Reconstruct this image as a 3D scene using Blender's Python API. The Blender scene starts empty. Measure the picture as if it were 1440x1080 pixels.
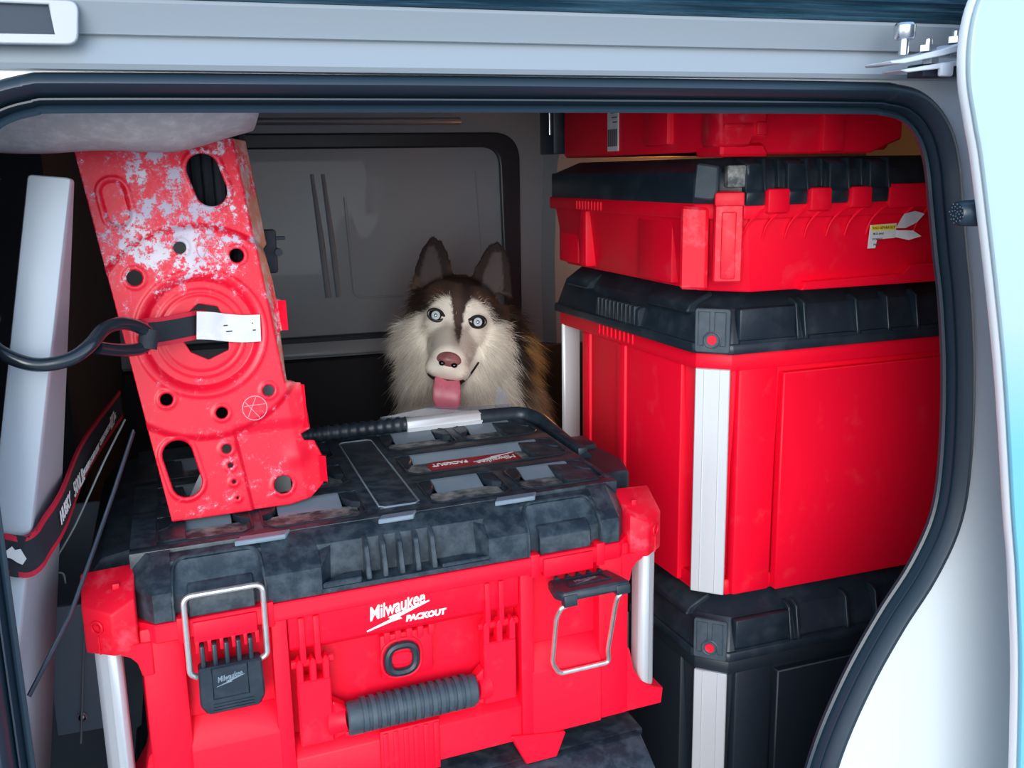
import bpy, bmesh, math, random
import numpy as np
from mathutils import Vector, Matrix
random.seed(7); RNG = np.random.default_rng(7)
S = bpy.context.scene
COL = S.collection
R = math.radians

# ------------------------------------------------------------------ camera, sky, light, exposure
CAM = Vector((0.0, -0.75, 1.5))
CR = Vector((0.9550721, -0.29588261, -0.0170518))
CU = Vector((0.07896439, 0.19858835, 0.97689677))
CF = Vector((0.28566048, 0.93435333, -0.21303039))
cd = bpy.data.cameras.new('camera'); cam = bpy.data.objects.new('camera', cd); COL.objects.link(cam)
cd.sensor_fit = 'HORIZONTAL'; cd.sensor_width = 36.0; cd.lens = 36.0 * 1375.0 / 1440.0
cd.clip_start = 0.02
m3 = Matrix((CR, CU, -CF)).transposed()
cam.matrix_world = Matrix.Translation(CAM) @ m3.to_4x4()
S.camera = cam

W = bpy.data.worlds.new('sky'); S.world = W; W.use_nodes = True
nt = W.node_tree; nt.nodes.clear()
wo = nt.nodes.new('ShaderNodeOutputWorld'); bg = nt.nodes.new('ShaderNodeBackground')
tc = nt.nodes.new('ShaderNodeTexCoord'); sep = nt.nodes.new('ShaderNodeSeparateXYZ'); rp = nt.nodes.new('ShaderNodeValToRGB')
nt.links.new(tc.outputs['Generated'], sep.inputs[0]); nt.links.new(sep.outputs['Z'], rp.inputs[0])
rp.color_ramp.elements[0].position = 0.0; rp.color_ramp.elements[0].color = (0.88, 0.95, 1.0, 1)
rp.color_ramp.elements[1].position = 0.75; rp.color_ramp.elements[1].color = (0.20, 0.34, 0.55, 1)
nt.links.new(rp.outputs[0], bg.inputs[0]); bg.inputs[1].default_value = 2.2
nt.links.new(bg.outputs[0], wo.inputs[0])

sd = bpy.data.lights.new('sun', 'SUN'); sun = bpy.data.objects.new('sun', sd); COL.objects.link(sun)
sd.energy = 3.0; sd.angle = R(42); sd.color = (1.0, 0.97, 0.93)
sun.rotation_euler = Vector((0.36, 0.90, -0.235)).to_track_quat('-Z', 'Y').to_euler()

S.view_settings.view_transform = 'Standard'; S.view_settings.look = 'None'
S.view_settings.gamma = 1.0; S.view_settings.exposure = 0.12; S.view_settings.use_curve_mapping = False

# ------------------------------------------------------------------ materials
def mat(name, col, rough=0.5, metal=0.0, noise=None, scale=20.0, coat=0.0, bump=0.0, bscale=200.0, lo=0.45, hi=0.7, spec=0.5, detail=6.0, stretch=None):
    m = bpy.data.materials.new(name); m.use_nodes = True
    n = m.node_tree; p = n.nodes['Principled BSDF']
    p.inputs['Base Color'].default_value = (*col, 1); p.inputs['Roughness'].default_value = rough
    p.inputs['Metallic'].default_value = metal; p.inputs['Coat Weight'].default_value = coat
    p.inputs['Specular IOR Level'].default_value = spec
    if noise or bump:
        t = n.nodes.new('ShaderNodeTexCoord'); src = t.outputs['Object']
        if stretch:
            mp = n.nodes.new('ShaderNodeMapping'); mp.inputs['Scale'].default_value = stretch
            n.links.new(src, mp.inputs[0]); src = mp.outputs[0]
    if noise:
        x = n.nodes.new('ShaderNodeTexNoise'); x.inputs['Scale'].default_value = scale; x.inputs['Detail'].default_value = detail
        x.inputs['Roughness'].default_value = 0.65
        n.links.new(src, x.inputs['Vector'])
        r = n.nodes.new('ShaderNodeValToRGB'); r.color_ramp.elements[0].position = lo; r.color_ramp.elements[1].position = hi
        r.color_ramp.elements[0].color = (*col, 1); r.color_ramp.elements[1].color = (*noise, 1)
        n.links.new(x.outputs['Fac'], r.inputs[0]); n.links.new(r.outputs[0], p.inputs['Base Color'])
    if bump:
        x2 = n.nodes.new('ShaderNodeTexNoise'); x2.inputs['Scale'].default_value = bscale; x2.inputs['Detail'].default_value = 3
        n.links.new(src, x2.inputs['Vector'])
        b = n.nodes.new('ShaderNodeBump'); b.inputs['Strength'].default_value = bump; b.inputs['Distance'].default_value = 0.001
        n.links.new(x2.outputs['Fac'], b.inputs['Height']); n.links.new(b.outputs[0], p.inputs['Normal'])
    return m

RED = mat('red_plastic', (0.84, 0.001, 0.024), 0.5, noise=(0.82, 0.035, 0.06), scale=26, lo=0.58, hi=0.9, bump=0.05, bscale=900, spec=0.3)
REDD = mat('dusty_red_plastic', (0.80, 0.003, 0.025), 0.5, noise=(0.80, 0.11, 0.15), scale=48, lo=0.52, hi=0.85, spec=0.35)
BLK = mat('black_plastic', (0.010, 0.020, 0.032), 0.42, noise=(0.035, 0.05, 0.065), scale=28, lo=0.48, hi=0.8, bump=0.1, bscale=700)
BLKD = mat('dusty_black_plastic', (0.011, 0.022, 0.034), 0.42, noise=(0.085, 0.115, 0.14), scale=60, detail=14, lo=0.42, hi=0.92, bump=0.12, bscale=500)
BLKF = mat('dirty_black_plastic', (0.04, 0.055, 0.065), 0.5, noise=(0.42, 0.43, 0.40), scale=55, lo=0.42, hi=0.72)
GREYP = mat('slate_plastic_sky_sheen', (0.16, 0.22, 0.28), 0.28, noise=(0.22, 0.27, 0.32), scale=30, lo=0.4, hi=0.8)  # pale blue-grey puts the pocket walls' sky reflection into the colour
GRIPM = mat('grey_rubber', (0.035, 0.055, 0.075), 0.5, noise=(0.06, 0.08, 0.1), scale=60)
ALU = mat('brushed_aluminium', (0.60, 0.64, 0.68), 0.40, 0.3)
ZINC = mat('zinc_wire', (0.82, 0.83, 0.82), 0.28, 0.85, noise=(0.65, 0.64, 0.6), scale=60)
STEEL = mat('bolt_steel', (0.6, 0.62, 0.64), 0.25, 1.0)
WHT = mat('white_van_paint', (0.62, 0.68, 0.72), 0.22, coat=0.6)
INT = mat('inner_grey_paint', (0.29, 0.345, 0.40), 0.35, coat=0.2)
CAPD = mat('dark_blue_plastic', (0.006, 0.022, 0.045), 0.6)
WHT0 = mat('shaded_white_van_paint', (0.23, 0.27, 0.31), 0.3, coat=0.35)  # van white darkened, the header's shade put into its colour
WHT2 = mat('white_metal', (0.50, 0.57, 0.65), 0.4)
DOORC = None
RUB = mat('black_rubber', (0.012, 0.026, 0.042), 0.36, bump=0.05, bscale=300)
TRIM = mat('dark_glossy_trim', (0.01, 0.035, 0.06), 0.2, noise=(0.05, 0.12, 0.17), scale=9, stretch=(1, 20, 20))
DARK = mat('dark_liner', (0.006, 0.012, 0.022), 0.7)
PANEL = mat('slate_panel', (0.20, 0.28, 0.35), 0.45)
PANELD = mat('dark_slate_panel', (0.05, 0.08, 0.115), 0.5)
FELT = mat('grey_felt', (0.42, 0.40, 0.42), 1.0, noise=(0.55, 0.53, 0.55), scale=90, bump=0.3, bscale=300)
PRINT = mat('white_print', (0.85, 0.87, 0.88), 0.6)
PRINTD = mat('dark_print', (0.05, 0.05, 0.06), 0.6)
PAPER = mat('white_label_paper', (0.62, 0.64, 0.68), 0.7, noise=(0.74, 0.75, 0.77), scale=60)
YEL = mat('yellow_label', (0.85, 0.68, 0.03), 0.7)
HOOKM = mat('black_coated_steel', (0.012, 0.02, 0.03), 0.22, coat=0.3)
WEB = mat('black_webbing', (0.012, 0.018, 0.028), 0.8, bump=0.5, bscale=900)
WEBR = mat('red_webbing', (0.55, 0.01, 0.04), 0.7, bump=0.4, bscale=900)
LABELR = mat('dark_red_label', (0.35, 0.008, 0.022), 0.4, noise=(0.5, 0.1, 0.11), scale=60, lo=0.5, hi=0.8)
TARMAC = mat('concrete', (0.28, 0.29, 0.30), 0.9, noise=(0.36, 0.37, 0.38), scale=60)
GREYM = mat('grey_steel', (0.30, 0.34, 0.37), 0.45)
PLY = mat('floor_ply', (0.05, 0.045, 0.04), 0.7)

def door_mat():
    m = bpy.data.materials.new('pale_blue_to_cyan'); m.use_nodes = True
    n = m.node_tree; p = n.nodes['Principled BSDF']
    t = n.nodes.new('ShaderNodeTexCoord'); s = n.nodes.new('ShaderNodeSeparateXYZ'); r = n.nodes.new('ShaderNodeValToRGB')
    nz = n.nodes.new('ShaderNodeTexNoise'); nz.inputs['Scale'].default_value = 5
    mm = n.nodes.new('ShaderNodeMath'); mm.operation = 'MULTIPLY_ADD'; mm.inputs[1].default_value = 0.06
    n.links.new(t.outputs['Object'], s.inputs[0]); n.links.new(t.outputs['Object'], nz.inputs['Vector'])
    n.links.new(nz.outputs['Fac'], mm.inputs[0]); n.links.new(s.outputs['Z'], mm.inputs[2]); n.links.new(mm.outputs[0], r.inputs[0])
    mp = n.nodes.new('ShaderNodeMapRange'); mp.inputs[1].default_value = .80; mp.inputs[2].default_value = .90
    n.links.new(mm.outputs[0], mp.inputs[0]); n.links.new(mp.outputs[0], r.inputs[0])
    r.color_ramp.elements[0].color = (0.14, 0.42, 0.55, 1); r.color_ramp.elements[1].color = (0.33, 0.46, 0.51, 1)  # cyan low on the door, blending to pale blue above
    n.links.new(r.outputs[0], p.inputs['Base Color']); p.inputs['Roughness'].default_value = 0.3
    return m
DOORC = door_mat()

# ------------------------------------------------------------------ mesh helpers
class MB:
    def __init__(s): s.v = []; s.f = []; s.mi = []
    def add(s, v, f, mi=0):
        o = len(s.v); s.v += [tuple(p) for p in v]; s.f += [tuple(i + o for i in q) for q in f]; s.mi += [mi] * len(f); return s
    def bm(s, b, mi=0):
        b.verts.index_update(); s.add([v.co[:] for v in b.verts], [[v.index for v in f.verts] for f in b.faces], mi); b.free(); return s
    def box(s, x0, x1, y0, y1, z0, z1, bev=0.0, seg=2, mi=0):
        b = bmesh.new(); bmesh.ops.create_cube(b, size=1)
        for v in b.verts: v.co = Vector(((x0 + x1) / 2 + v.co.x * (x1 - x0), (y0 + y1) / 2 + v.co.y * (y1 - y0), (z0 + z1) / 2 + v.co.z * (z1 - z0)))
        if bev: bmesh.ops.bevel(b, geom=b.edges[:], offset=bev, segments=seg, profile=0.5, affect='EDGES')
        return s.bm(b, mi)
    def prism(s, poly, a, b_, axis='x', bev=0.0, seg=1, mi=0, top=None):
        """closed 2-D polygon extruded from a to b_ along axis; poly coords are the two other axes in xyz order; top: polygon at b_"""
        top = top or poly
        def P(p, t):
            return {'x': (t, p[0], p[1]), 'y': (p[0], t, p[1]), 'z': (p[0], p[1], t)}[axis]
        b = bmesh.new()
        v0 = [b.verts.new(P(p, a)) for p in poly]; v1 = [b.verts.new(P(p, b_)) for p in top]
        n = len(poly)
        b.faces.new(v0); b.faces.new(v1[::-1])
        for i in range(n): b.faces.new((v0[i], v1[i], v1[(i + 1) % n], v0[(i + 1) % n]))
        bmesh.ops.recalc_face_normals(b, faces=b.faces[:])
        if bev: bmesh.ops.bevel(b, geom=b.edges[:], offset=bev, segments=seg, profile=0.5, affect='EDGES')
        return s.bm(b, mi)
    def tube(s, pts, r, n=10, closed=False, caps=True, mi=0):
        pts = [Vector(p) for p in pts]; N = len(pts); rr = r if hasattr(r, '__len__') else [r] * N
        rings = []; up = None
        for i, p in enumerate(pts):
            if closed: t = pts[(i + 1) % N] - pts[i - 1]
            else: t = pts[min(i + 1, N - 1)] - pts[max(i - 1, 0)]
            t.normalize()
            if up is None:
                up = Vector((0, 0, 1)) if abs(t.z) < 0.9 else Vector((1, 0, 0))
            u = (up - t * up.dot(t)); u.normalize(); w = t.cross(u); up = u
            rings.append([p + (u * math.cos(k * 2 * math.pi / n) + w * math.sin(k * 2 * math.pi / n)) * rr[i] for k in range(n)])
        v = [q for g in rings for q in g]; f = []
        for i in range(N if closed else N - 1):
            a, b = i * n, ((i + 1) % N) * n
            for k in range(n): f.append((a + k, a + (k + 1) % n, b + (k + 1) % n, b + k))
        if caps and not closed: f += [tuple(range(n))[::-1], tuple((N - 1) * n + k for k in range(n))]
        return s.add(v, f, mi)
    def ribbon(s, pts, side, w, t=0.0012, mi=0):
        """flat strap along pts; side = list of unit vectors across"""
        N = len(pts); v = []; f = []
        for i in range(N):
            p = Vector(pts[i]); d = Vector(pts[min(i + 1, N - 1)]) - Vector(pts[max(i - 1, 0)]); d.normalize()
            sd = Vector(side[i] if isinstance(side[0], (tuple, list, Vector)) else side); sd = (sd - d * sd.dot(d)).normalized(); nn = d.cross(sd)
            v += [p - sd * w / 2 - nn * t, p + sd * w / 2 - nn * t, p + sd * w / 2 + nn * t, p - sd * w / 2 + nn * t]
        for i in range(N - 1):
            a, b = i * 4, i * 4 + 4
            for k in range(4): f.append((a + k, a + (k + 1) % 4, b + (k + 1) % 4, b + k))
        f += [(3, 2, 1, 0), tuple((N - 1) * 4 + k for k in range(4))]
        return s.add(v, f, mi)
    def cyl(s, c, ax, r, h, n=16, r2=None, mi=0):
        c = Vector(c); ax = Vector(ax).normalized(); return s.tube([c, c + ax * h], [r, r if r2 is None else r2], n, mi=mi)
    def sph(s, c, r, seg=24, ring=16, mi=0):
        b = bmesh.new(); bmesh.ops.create_uvsphere(b, u_segments=seg, v_segments=ring, radius=1)
        rx = r if hasattr(r, '__len__') else (r, r, r)
        for v in b.verts: v.co = Vector((c[0] + v.co.x * rx[0], c[1] + v.co.y * rx[1], c[2] + v.co.z * rx[2]))
        return s.bm(b, mi)
    def xf(s, M):
        s.v = [tuple(M @ Vector(p)) for p in s.v]; return s

def build(name, b, m, parent=None, off=(0, 0, 0), skew=0.0, ang=35, flat=False):
    me = bpy.data.meshes.new(name)
    v = [(p[0] + off[0] + skew * p[1], p[1] + off[1], p[2] + off[2]) for p in b.v]
    me.from_pydata(v, [], b.f)
    for x in (m if isinstance(m, (list, tuple)) else [m]): me.materials.append(x)
    if any(b.mi): me.polygons.foreach_set('material_index', b.mi)
    bb = bmesh.new(); bb.from_mesh(me); bmesh.ops.recalc_face_normals(bb, faces=bb.faces[:]); bb.to_mesh(me); bb.free()
    if not flat:
        me.polygons.foreach_set('use_smooth', [True] * len(me.polygons)); me.set_sharp_from_angle(angle=R(ang))
    me.update()
    o = bpy.data.objects.new(name, me); COL.objects.link(o)
    if parent: o.parent = parent
    return o
def tag(o, label=None, cat=None, group=None, kind=None):
    if label: o['label'] = label
    if cat: o['category'] = cat
    if group: o['group'] = group
    if kind: o['kind'] = kind
    return o
def thing(name, loc, label, cat, rz=0.0, group=None):
    o = bpy.data.objects.new(name, None); COL.objects.link(o); o.location = loc; o.rotation_euler = (0, 0, rz); o.empty_display_size = 0.05
    return tag(o, label, cat, group)
def struct(name, b, m, parent=None, **k):
    o = build(name, b, m, parent, **k)
    if parent is None: o['kind'] = 'structure'
    return o
def copy_tree(o, parent=None):
    c = o.copy(); COL.objects.link(c); c.parent = parent
    for ch in [x for x in o.children]: copy_tree(ch, c)
    return c
def smooth_path(pts, k=6, closed=False):
    P = [Vector(p) for p in pts]; N = len(P); out = []
    for i in range(N if closed else N - 1):
        p0 = P[i - 1] if (closed or i > 0) else P[0]; p1 = P[i]; p2 = P[(i + 1) % N]; p3 = P[(i + 2) % N] if (closed or i + 2 < N) else P[-1]
        for j in range(k):
            t = j / k
            out.append(0.5 * ((2 * p1) + (-p0 + p2) * t + (2 * p0 - 5 * p1 + 4 * p2 - p3) * t * t + (-p0 + 3 * p1 - 3 * p2 + p3) * t ** 3))
    if not closed: out.append(P[-1])
    return out
def round_path(pts, r, k=5, closed=False):
    """polyline with rounded corners"""
    P = [Vector(p) for p in pts]; N = len(P); out = []
    for i in range(N):
        if not closed and i in (0, N - 1): out.append(P[i]); continue
        a, b, c = P[i - 1], P[i], P[(i + 1) % N]
        d1 = (a - b); d2 = (c - b); q = min(r, d1.length * 0.49, d2.length * 0.49)
        s, e = b + d1.normalized() * q, b + d2.normalized() * q
        for j in range(k + 1):
            t = j / k; out.append(s * (1 - t) ** 2 + b * 2 * t * (1 - t) + e * t * t)
    return out
_dg = None
def curve_mesh(cu):
    o = bpy.data.objects.new('tmp', cu); COL.objects.link(o)
    dg = bpy.context.evaluated_depsgraph_get(); me = bpy.data.meshes.new_from_object(o.evaluated_get(dg))
    bpy.data.objects.remove(o); bpy.data.curves.remove(cu)
    return me
def plate_mb(outer, holes, t, bev=0.0):
    """flat plate with holes in its XY plane, thickness t about z=0"""
    cu = bpy.data.curves.new('plate', 'CURVE'); cu.dimensions = '2D'; cu.fill_mode = 'BOTH'; cu.extrude = max(t / 2 - bev, 0); cu.bevel_depth = bev; cu.bevel_resolution = 1
    for L in [outer] + list(holes):
        sp = cu.splines.new('POLY'); sp.points.add(len(L) - 1); sp.use_cyclic_u = True
        for p, q in zip(sp.points, L): p.co = (q[0], q[1], 0, 1)
    me = curve_mesh(cu); b = MB(); b.add([v.co[:] for v in me.vertices], [tuple(p.vertices) for p in me.polygons]); bpy.data.meshes.remove(me); return b
def text_mb(txt, size, bold=0.0, shear=0.0, sx=1.0, t=0.0004, spacing=1.0):
    cu = bpy.data.curves.new('text', 'FONT'); cu.body = txt; cu.size = size; cu.offset = bold; cu.shear = shear; cu.extrude = t / 2
    cu.align_x = 'CENTER'; cu.align_y = 'CENTER'; cu.space_character = spacing; cu.resolution_u = 3
    me = curve_mesh(cu); b = MB(); b.add([(v.co.x * sx, v.co.y, v.co.z) for v in me.vertices], [tuple(p.vertices) for p in me.polygons]); bpy.data.meshes.remove(me); return b
FRONT = Matrix.Rotation(R(90), 4, 'X')          # text plane -> facing -y
def at(x, y, z, M=Matrix.Identity(4)): return Matrix.Translation((x, y, z)) @ M
def fit(b, w, h):
    """scale a flat mesh so that its bounds become w by h about the origin"""
    xs = [p[0] for p in b.v]; ys = [p[1] for p in b.v]; x0, x1, y0, y1 = min(xs), max(xs), min(ys), max(ys)
    b.v = [((p[0] - (x0 + x1) / 2) * w / (x1 - x0), (p[1] - (y0 + y1) / 2) * h / (y1 - y0), p[2]) for p in b.v]; return b
def logo_mb(w):
    """slanted word over a long two-piece flash, about w wide, in its XY plane"""
    b = fit(text_mb('Milwaukee', w * 0.3, bold=w * 0.006, shear=0.30, spacing=0.98, t=w * .004), w * .90, w * .225).xf(Matrix.Translation((-w * .01, w * 0.035, 0)) @ Matrix.Rotation(R(9), 4, 'Z'))
    flash = [(-.50, -.285), (-.12, -.165), (-.16, -.128), (.50, .030), (.505, .008), (.02, -.152), (.06, -.190), (-.10, -.212), (-.49, -.305)]
    b.prism([(x * w, y * w) for x, y in flash], -w * .002, w * .002, 'z')
    return b

# ================================================================== SETTING: ground, van shell
g = MB().box(-6, 6, -8, 4, -0.05, 0.0); struct('floor_outside', g, TARMAC)

IN = [(-.16, .70), (-.16, 1.0), (-.16, 1.45), (-.155, 1.488), (-.143, 1.518), (-.127, 1.535), (-.105, 1.5425), (-.08, 1.544), (.1, 1.5445), (.3, 1.5445), (.545, 1.5435), (.58, 1.542), (.602, 1.537), (.619, 1.522), (.630, 1.498), (.638, 1.46), (.647, 1.416), (.657, 1.37), (.667, 1.30), (.6715, 1.22), (.667, 1.16), (.645, 1.11), (.61, 1.06), (.575, 1.00), (.545, .93), (.525, .85), (.51, .75), (.495, .68), (.46, .645), (-.1, .635), (-.145, .65)]
INs = [Vector((p.x, p.y, 0)) for p in smooth_path([(x, z, 0) for x, z in IN], 5, True)]
N = len(INs)
nrm = []
for i in range(N):
    t = (INs[(i + 1) % N] - INs[i - 1]).normalized(); nrm.append(Vector((-t.y, t.x, 0)))
def ring(off): return [(INs[i].x + nrm[i].x * off, INs[i].y + nrm[i].y * off) for i in range(N)]
# body side: panel with the opening cut out
out = [(-1.3, .30), (-1.3, 1.574), (1.7, 1.574), (1.7, .30)]
pm = plate_mb(out, [ring(.022)], .018).xf(Matrix.Translation((0, .009, 0)) @ FRONT)
struct('wall_near', pm, WHT)
# header above the opening: stepped painted rail under the roof edge
prof = [(.012, 1.5705), (-.010, 1.5715), (-.0125, 1.575), (-.004, 1.5925), (-.0035, 1.594), (-.0085, 1.5945), (-.0092, 1.5965), (-.0185, 1.6135), (-.017, 1.6162), (.012, 1.617)]
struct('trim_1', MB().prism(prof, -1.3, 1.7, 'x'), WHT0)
tp = [(.02, 1.6155), (-.018, 1.6165), (-.020, 1.6185), (-.017, 1.6205), (-.018, 1.6215), (-.023, 1.6245), (-.020, 1.628), (-.026, 1.631), (-.03, 1.65), (.02, 1.66)]
struct('trim_2', MB().prism(tp, -1.3, 1.7, 'x'), TRIM)
# end cap of the door track, upper left
cap = MB(); o2 = round_path([(-.22, 1.586, 0), (-.072, 1.5865, 0), (-.069, 1.6125, 0), (-.22, 1.6145, 0)], .006, 4, True)
h2 = [(-.2, 1.5905), (-.0835, 1.591), (-.0855, 1.611), (-.2, 1.6125)]
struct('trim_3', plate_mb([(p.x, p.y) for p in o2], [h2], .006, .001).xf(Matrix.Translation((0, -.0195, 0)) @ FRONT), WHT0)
struct('trim_4', MB().box(-.21, -.082, -.0185, -.006, 1.5895, 1.6125), CAPD)
# rubber door seal swept round the opening
sp = [(.004, .016), (.0005, .014), (.000, .010), (.0025, .0085), (.0045, .010), (.006, .013), (.0072, .009), (.0085, .0035), (.0098, .0035), (.0108, .009), (.012, .004), (.0145, -.004), (.0185, -.0085), (.023, -.0075), (.0262, -.002), (.0268, .010)]
v = []; f = []; K = len(sp)
for i in range(N):
    for a, y in sp: v.append((INs[i].x + nrm[i].x * a, y, INs[i].y + nrm[i].y * a))
for i in range(N):
    for k in range(K - 1): f.append((i * K + k, i * K + k + 1, ((i + 1) % N) * K + k + 1, ((i + 1) % N) * K + k))
struct('trim_5', MB().add(v, f), RUB, ang=50)
# inside of the shell
FL = .62
struct('floor', MB().box(-1.25, 1.65, .03, 1.46, FL - .03, FL), PLY)
struct('ceiling', MB().box(-1.3, 1.7, .018, 1.5, 1.83, 1.86), INT)
inner = MB(); inner.box(-1.3, 1.7, .020, .035, 1.575, 1.83); inner.box(.72, 1.7, .020, .035, FL, 1.575); inner.box(-1.3, -.21, .020, .035, FL, 1.575)
struct('trim_6', inner, INT)
struct('wall_left', MB().box(-.21, -.19, .64, 1.46, FL, 1.83).box(-.64, -.19, .62, .64, FL, 1.83).box(-.64, -.62, .035, .63, FL, 1.83), DARK)
struct('wall_right', MB().box(1.6, 1.62, .035, 1.46, FL, 1.83), INT)
# far side: sheet-metal skin, blanked window, pressed pillar and dark lower liner
YF = 1.40
fw = plate_mb([(-1.25, 1.10), (-1.25, 1.83), (1.6, 1.83), (1.6, 1.10)], [[(p.x, p.y) for p in round_path([(-.55, 1.145, 0), (.668, 1.145, 0), (.668, 1.570, 0), (-.55, 1.570, 0)], .055, 8, True)]], .02).xf(Matrix.Translation((0, YF + .01, 0)) @ FRONT)
fw.prism([(YF + .002, 1.60), (YF - .012, 1.604), (YF - .012, 1.612), (YF + .002, 1.617)], .10, .55, 'x', bev=.002)       # pressed bead over the window
fw.prism([(YF + .01, 1.112), (YF - .02, 1.112), (YF - .02, 1.118), (YF - .012, 1.140), (YF - .002, 1.152), (YF + .01, 1.152)], -1.2, .62, 'x', bev=.0015)   # sill
# pressed vertical pillar, rounded at the top
pil = round_path([(.735, .98, 0), (.728, 1.30, 0), (.738, 1.55, 0), (.775, 1.60, 0), (1.2, 1.62, 0), (1.2, .98, 0)], .05, 6, True)
po = [(p.x, p.y) for p in pil]; c0 = (1.0, 1.3)
pin = [(c0[0] + (x - c0[0]) * .90, c0[1] + (z - c0[1]) * .93) for x, z in po]
fw.prism(po, YF + .005, YF - .03, 'y', top=pin)
struct('wall_far', fw, INT)
w1 = bpy.data.objects.new('window_1', None); COL.objects.link(w1); w1['kind'] = 'structure'; w1.location = (.06, YF, 1.12)
OW = (-.06, -YF, -1.12)
fo = [(p.x, p.y) for p in round_path([(-.56, 1.135, 0), (.678, 1.135, 0), (.678, 1.580, 0), (-.56, 1.580, 0)], .06, 8, True)]
fi = [(p.x, p.y) for p in round_path([(-.53, 1.15, 0), (.648, 1.15, 0), (.638, 1.556, 0), (-.53, 1.556, 0)], .045, 8, True)]
build('rubber_frame', plate_mb(fo, [fi], .016, .004).xf(Matrix.Translation((0, YF - .003, 0)) @ FRONT), RUB, w1, OW)
pan = MB().box(-.56, .672, YF + .012, YF + .02, 1.14, 1.575)
for x in (.235, .258): pan.tube([(x - .012, YF + .012, 1.50), (x, YF + .012, 1.36), (x + .008, YF + .012, 1.235)], [.004, .0065, .0065], 8)
pan.tube(round_path([(.29, YF + .012, 1.45), (.30, YF + .012, 1.232), (.60, YF + .012, 1.228), (.585, YF + .012, 1.50)], .02), .003, 6)
build('blanking_panel', pan, INT, w1, OW)
lin = MB().box(-1.25, 1.6, YF - .04, YF + .015, FL, 1.105, .004); struct('trim_7', lin, DARK)
for k, (x, z) in enumerate(((.678, 1.477), (.677, 1.418))):
    struct('trim_%d' % (8 + k), MB().cyl((x, YF - .003, z), (0, 1, 0), .0042, .006, 12), RUB)

# ------------------------------------------------------------------ sliding door, parked open to the right
d1 = bpy.data.objects.new('door_1', None); COL.objects.link(d1); d1['kind'] = 'structure'; d1.location = (.70, -.09, .5); OD = (-.70, .09, -.5)
dp = [(p.x * .963, 1.5 + (p.y - 1.5) * .963) for p in smooth_path([(.66, 1.70, 0), (.61, 1.655, 0), (.590, 1.628, 0), (.5825, 1.60, 0), (.5840, 1.565, 0), (.594, 1.53, 0), (.606, 1.49, 0), (.643, 1.337, 0), (.670, 1.191, 0), (.683, 1.124, 0), (.70, 1.0, 0), (.712, .8, 0), (.70, .5, 0)], 5)] + [(1.8, .5), (1.8, 1.72)]
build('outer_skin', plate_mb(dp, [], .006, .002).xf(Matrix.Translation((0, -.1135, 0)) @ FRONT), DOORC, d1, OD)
dp2 = [(x + (.0005 if x < 1.5 else 0), z) for x, z in dp]
build('inner_frame', plate_mb(dp2, [], .010, .003).xf(Matrix.Translation((0, -.1055, 0)) @ FRONT), WHT, d1, OD)
bp_ = MB().tube([(.66, -.088, 1.460), (.600, -.088, 1.460), (.584, -.088, 1.460), (.5815, -.088, 1.460)], [.0115, .0110, .0100, .0085], 20)
for k in range(26):
    a = k * 2.4; q = .0085 * math.sqrt(k / 26); bp_.sph((.5815, -.088 + q * math.cos(a), 1.460 + q * math.sin(a)), .0011, 6, 4)
build('rubber_buffer', bp_, RUB, d1, OD)
arm = bpy.data.objects.new('roller_arm', None)
ar = MB().prism([(.522, 1.579), (.534, 1.5805), (.570, 1.5885), (.596, 1.5955), (.66, 1.5965), (.66, 1.5925), (.600, 1.5905), (.572, 1.584), (.535, 1.5775), (.524, 1.577)], -.072, -.038, 'y', bev=.0006)
ar.prism([(.533, 1.5725), (.575, 1.579), (.61, 1.583), (.66, 1.583), (.66, 1.5795), (.60, 1.5785), (.574, 1.5745), (.54, 1.571)], -.070, -.045, 'y', bev=.0006)
ar.box(.571, .583, -.072, -.066, 1.568, 1.579, .002)
aro = build('roller_arm', ar, WHT2, d1, OD)
rl = MB().cyl((.549, -.052, 1.586), (0, 0, 1), .0042, .016, 14); rl.tube([(.549, -.052, 1.598), (.549, -.052, 1.5995), (.549, -.052, 1.6085), (.549, -.052, 1.6105)], [.0075, .0085, .0085, .0070], 18)
build('roller', rl, STEEL, aro, OD)
for x, z in ((.569, 1.5885), (.596, 1.5955)):
    b = MB().cyl((x, -.056, z), (0, 0, 1), .0072, .005, 6); b.cyl((x, -.056, z + .004), (0, 0, 1), .0035, .0055, 12); b.cyl((x, -.060, z - .010), (0, 0, 1), .0065, .005, 6)
    build('nut', b, STEEL, aro, OD)
build('guide_block', MB().box(.563, .67, -.060, -.040, 1.569, 1.579, .001), RUB, aro, OD)

# ================================================================== generic pieces for tool boxes
def chamf(x0, x1, y0, y1, c):
    return [(x0 + c, y0), (x1 - c, y0), (x1, y0 + c), (x1, y1 - c), (x1 - c, y1), (x0 + c, y1), (x0, y1 - c), (x0, y0 + c)]
def lip(b, pts, r=.0013, z=.052):
    b.tube([(x, y, z) for x, y in pts], r, 6, closed=True)

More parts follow.
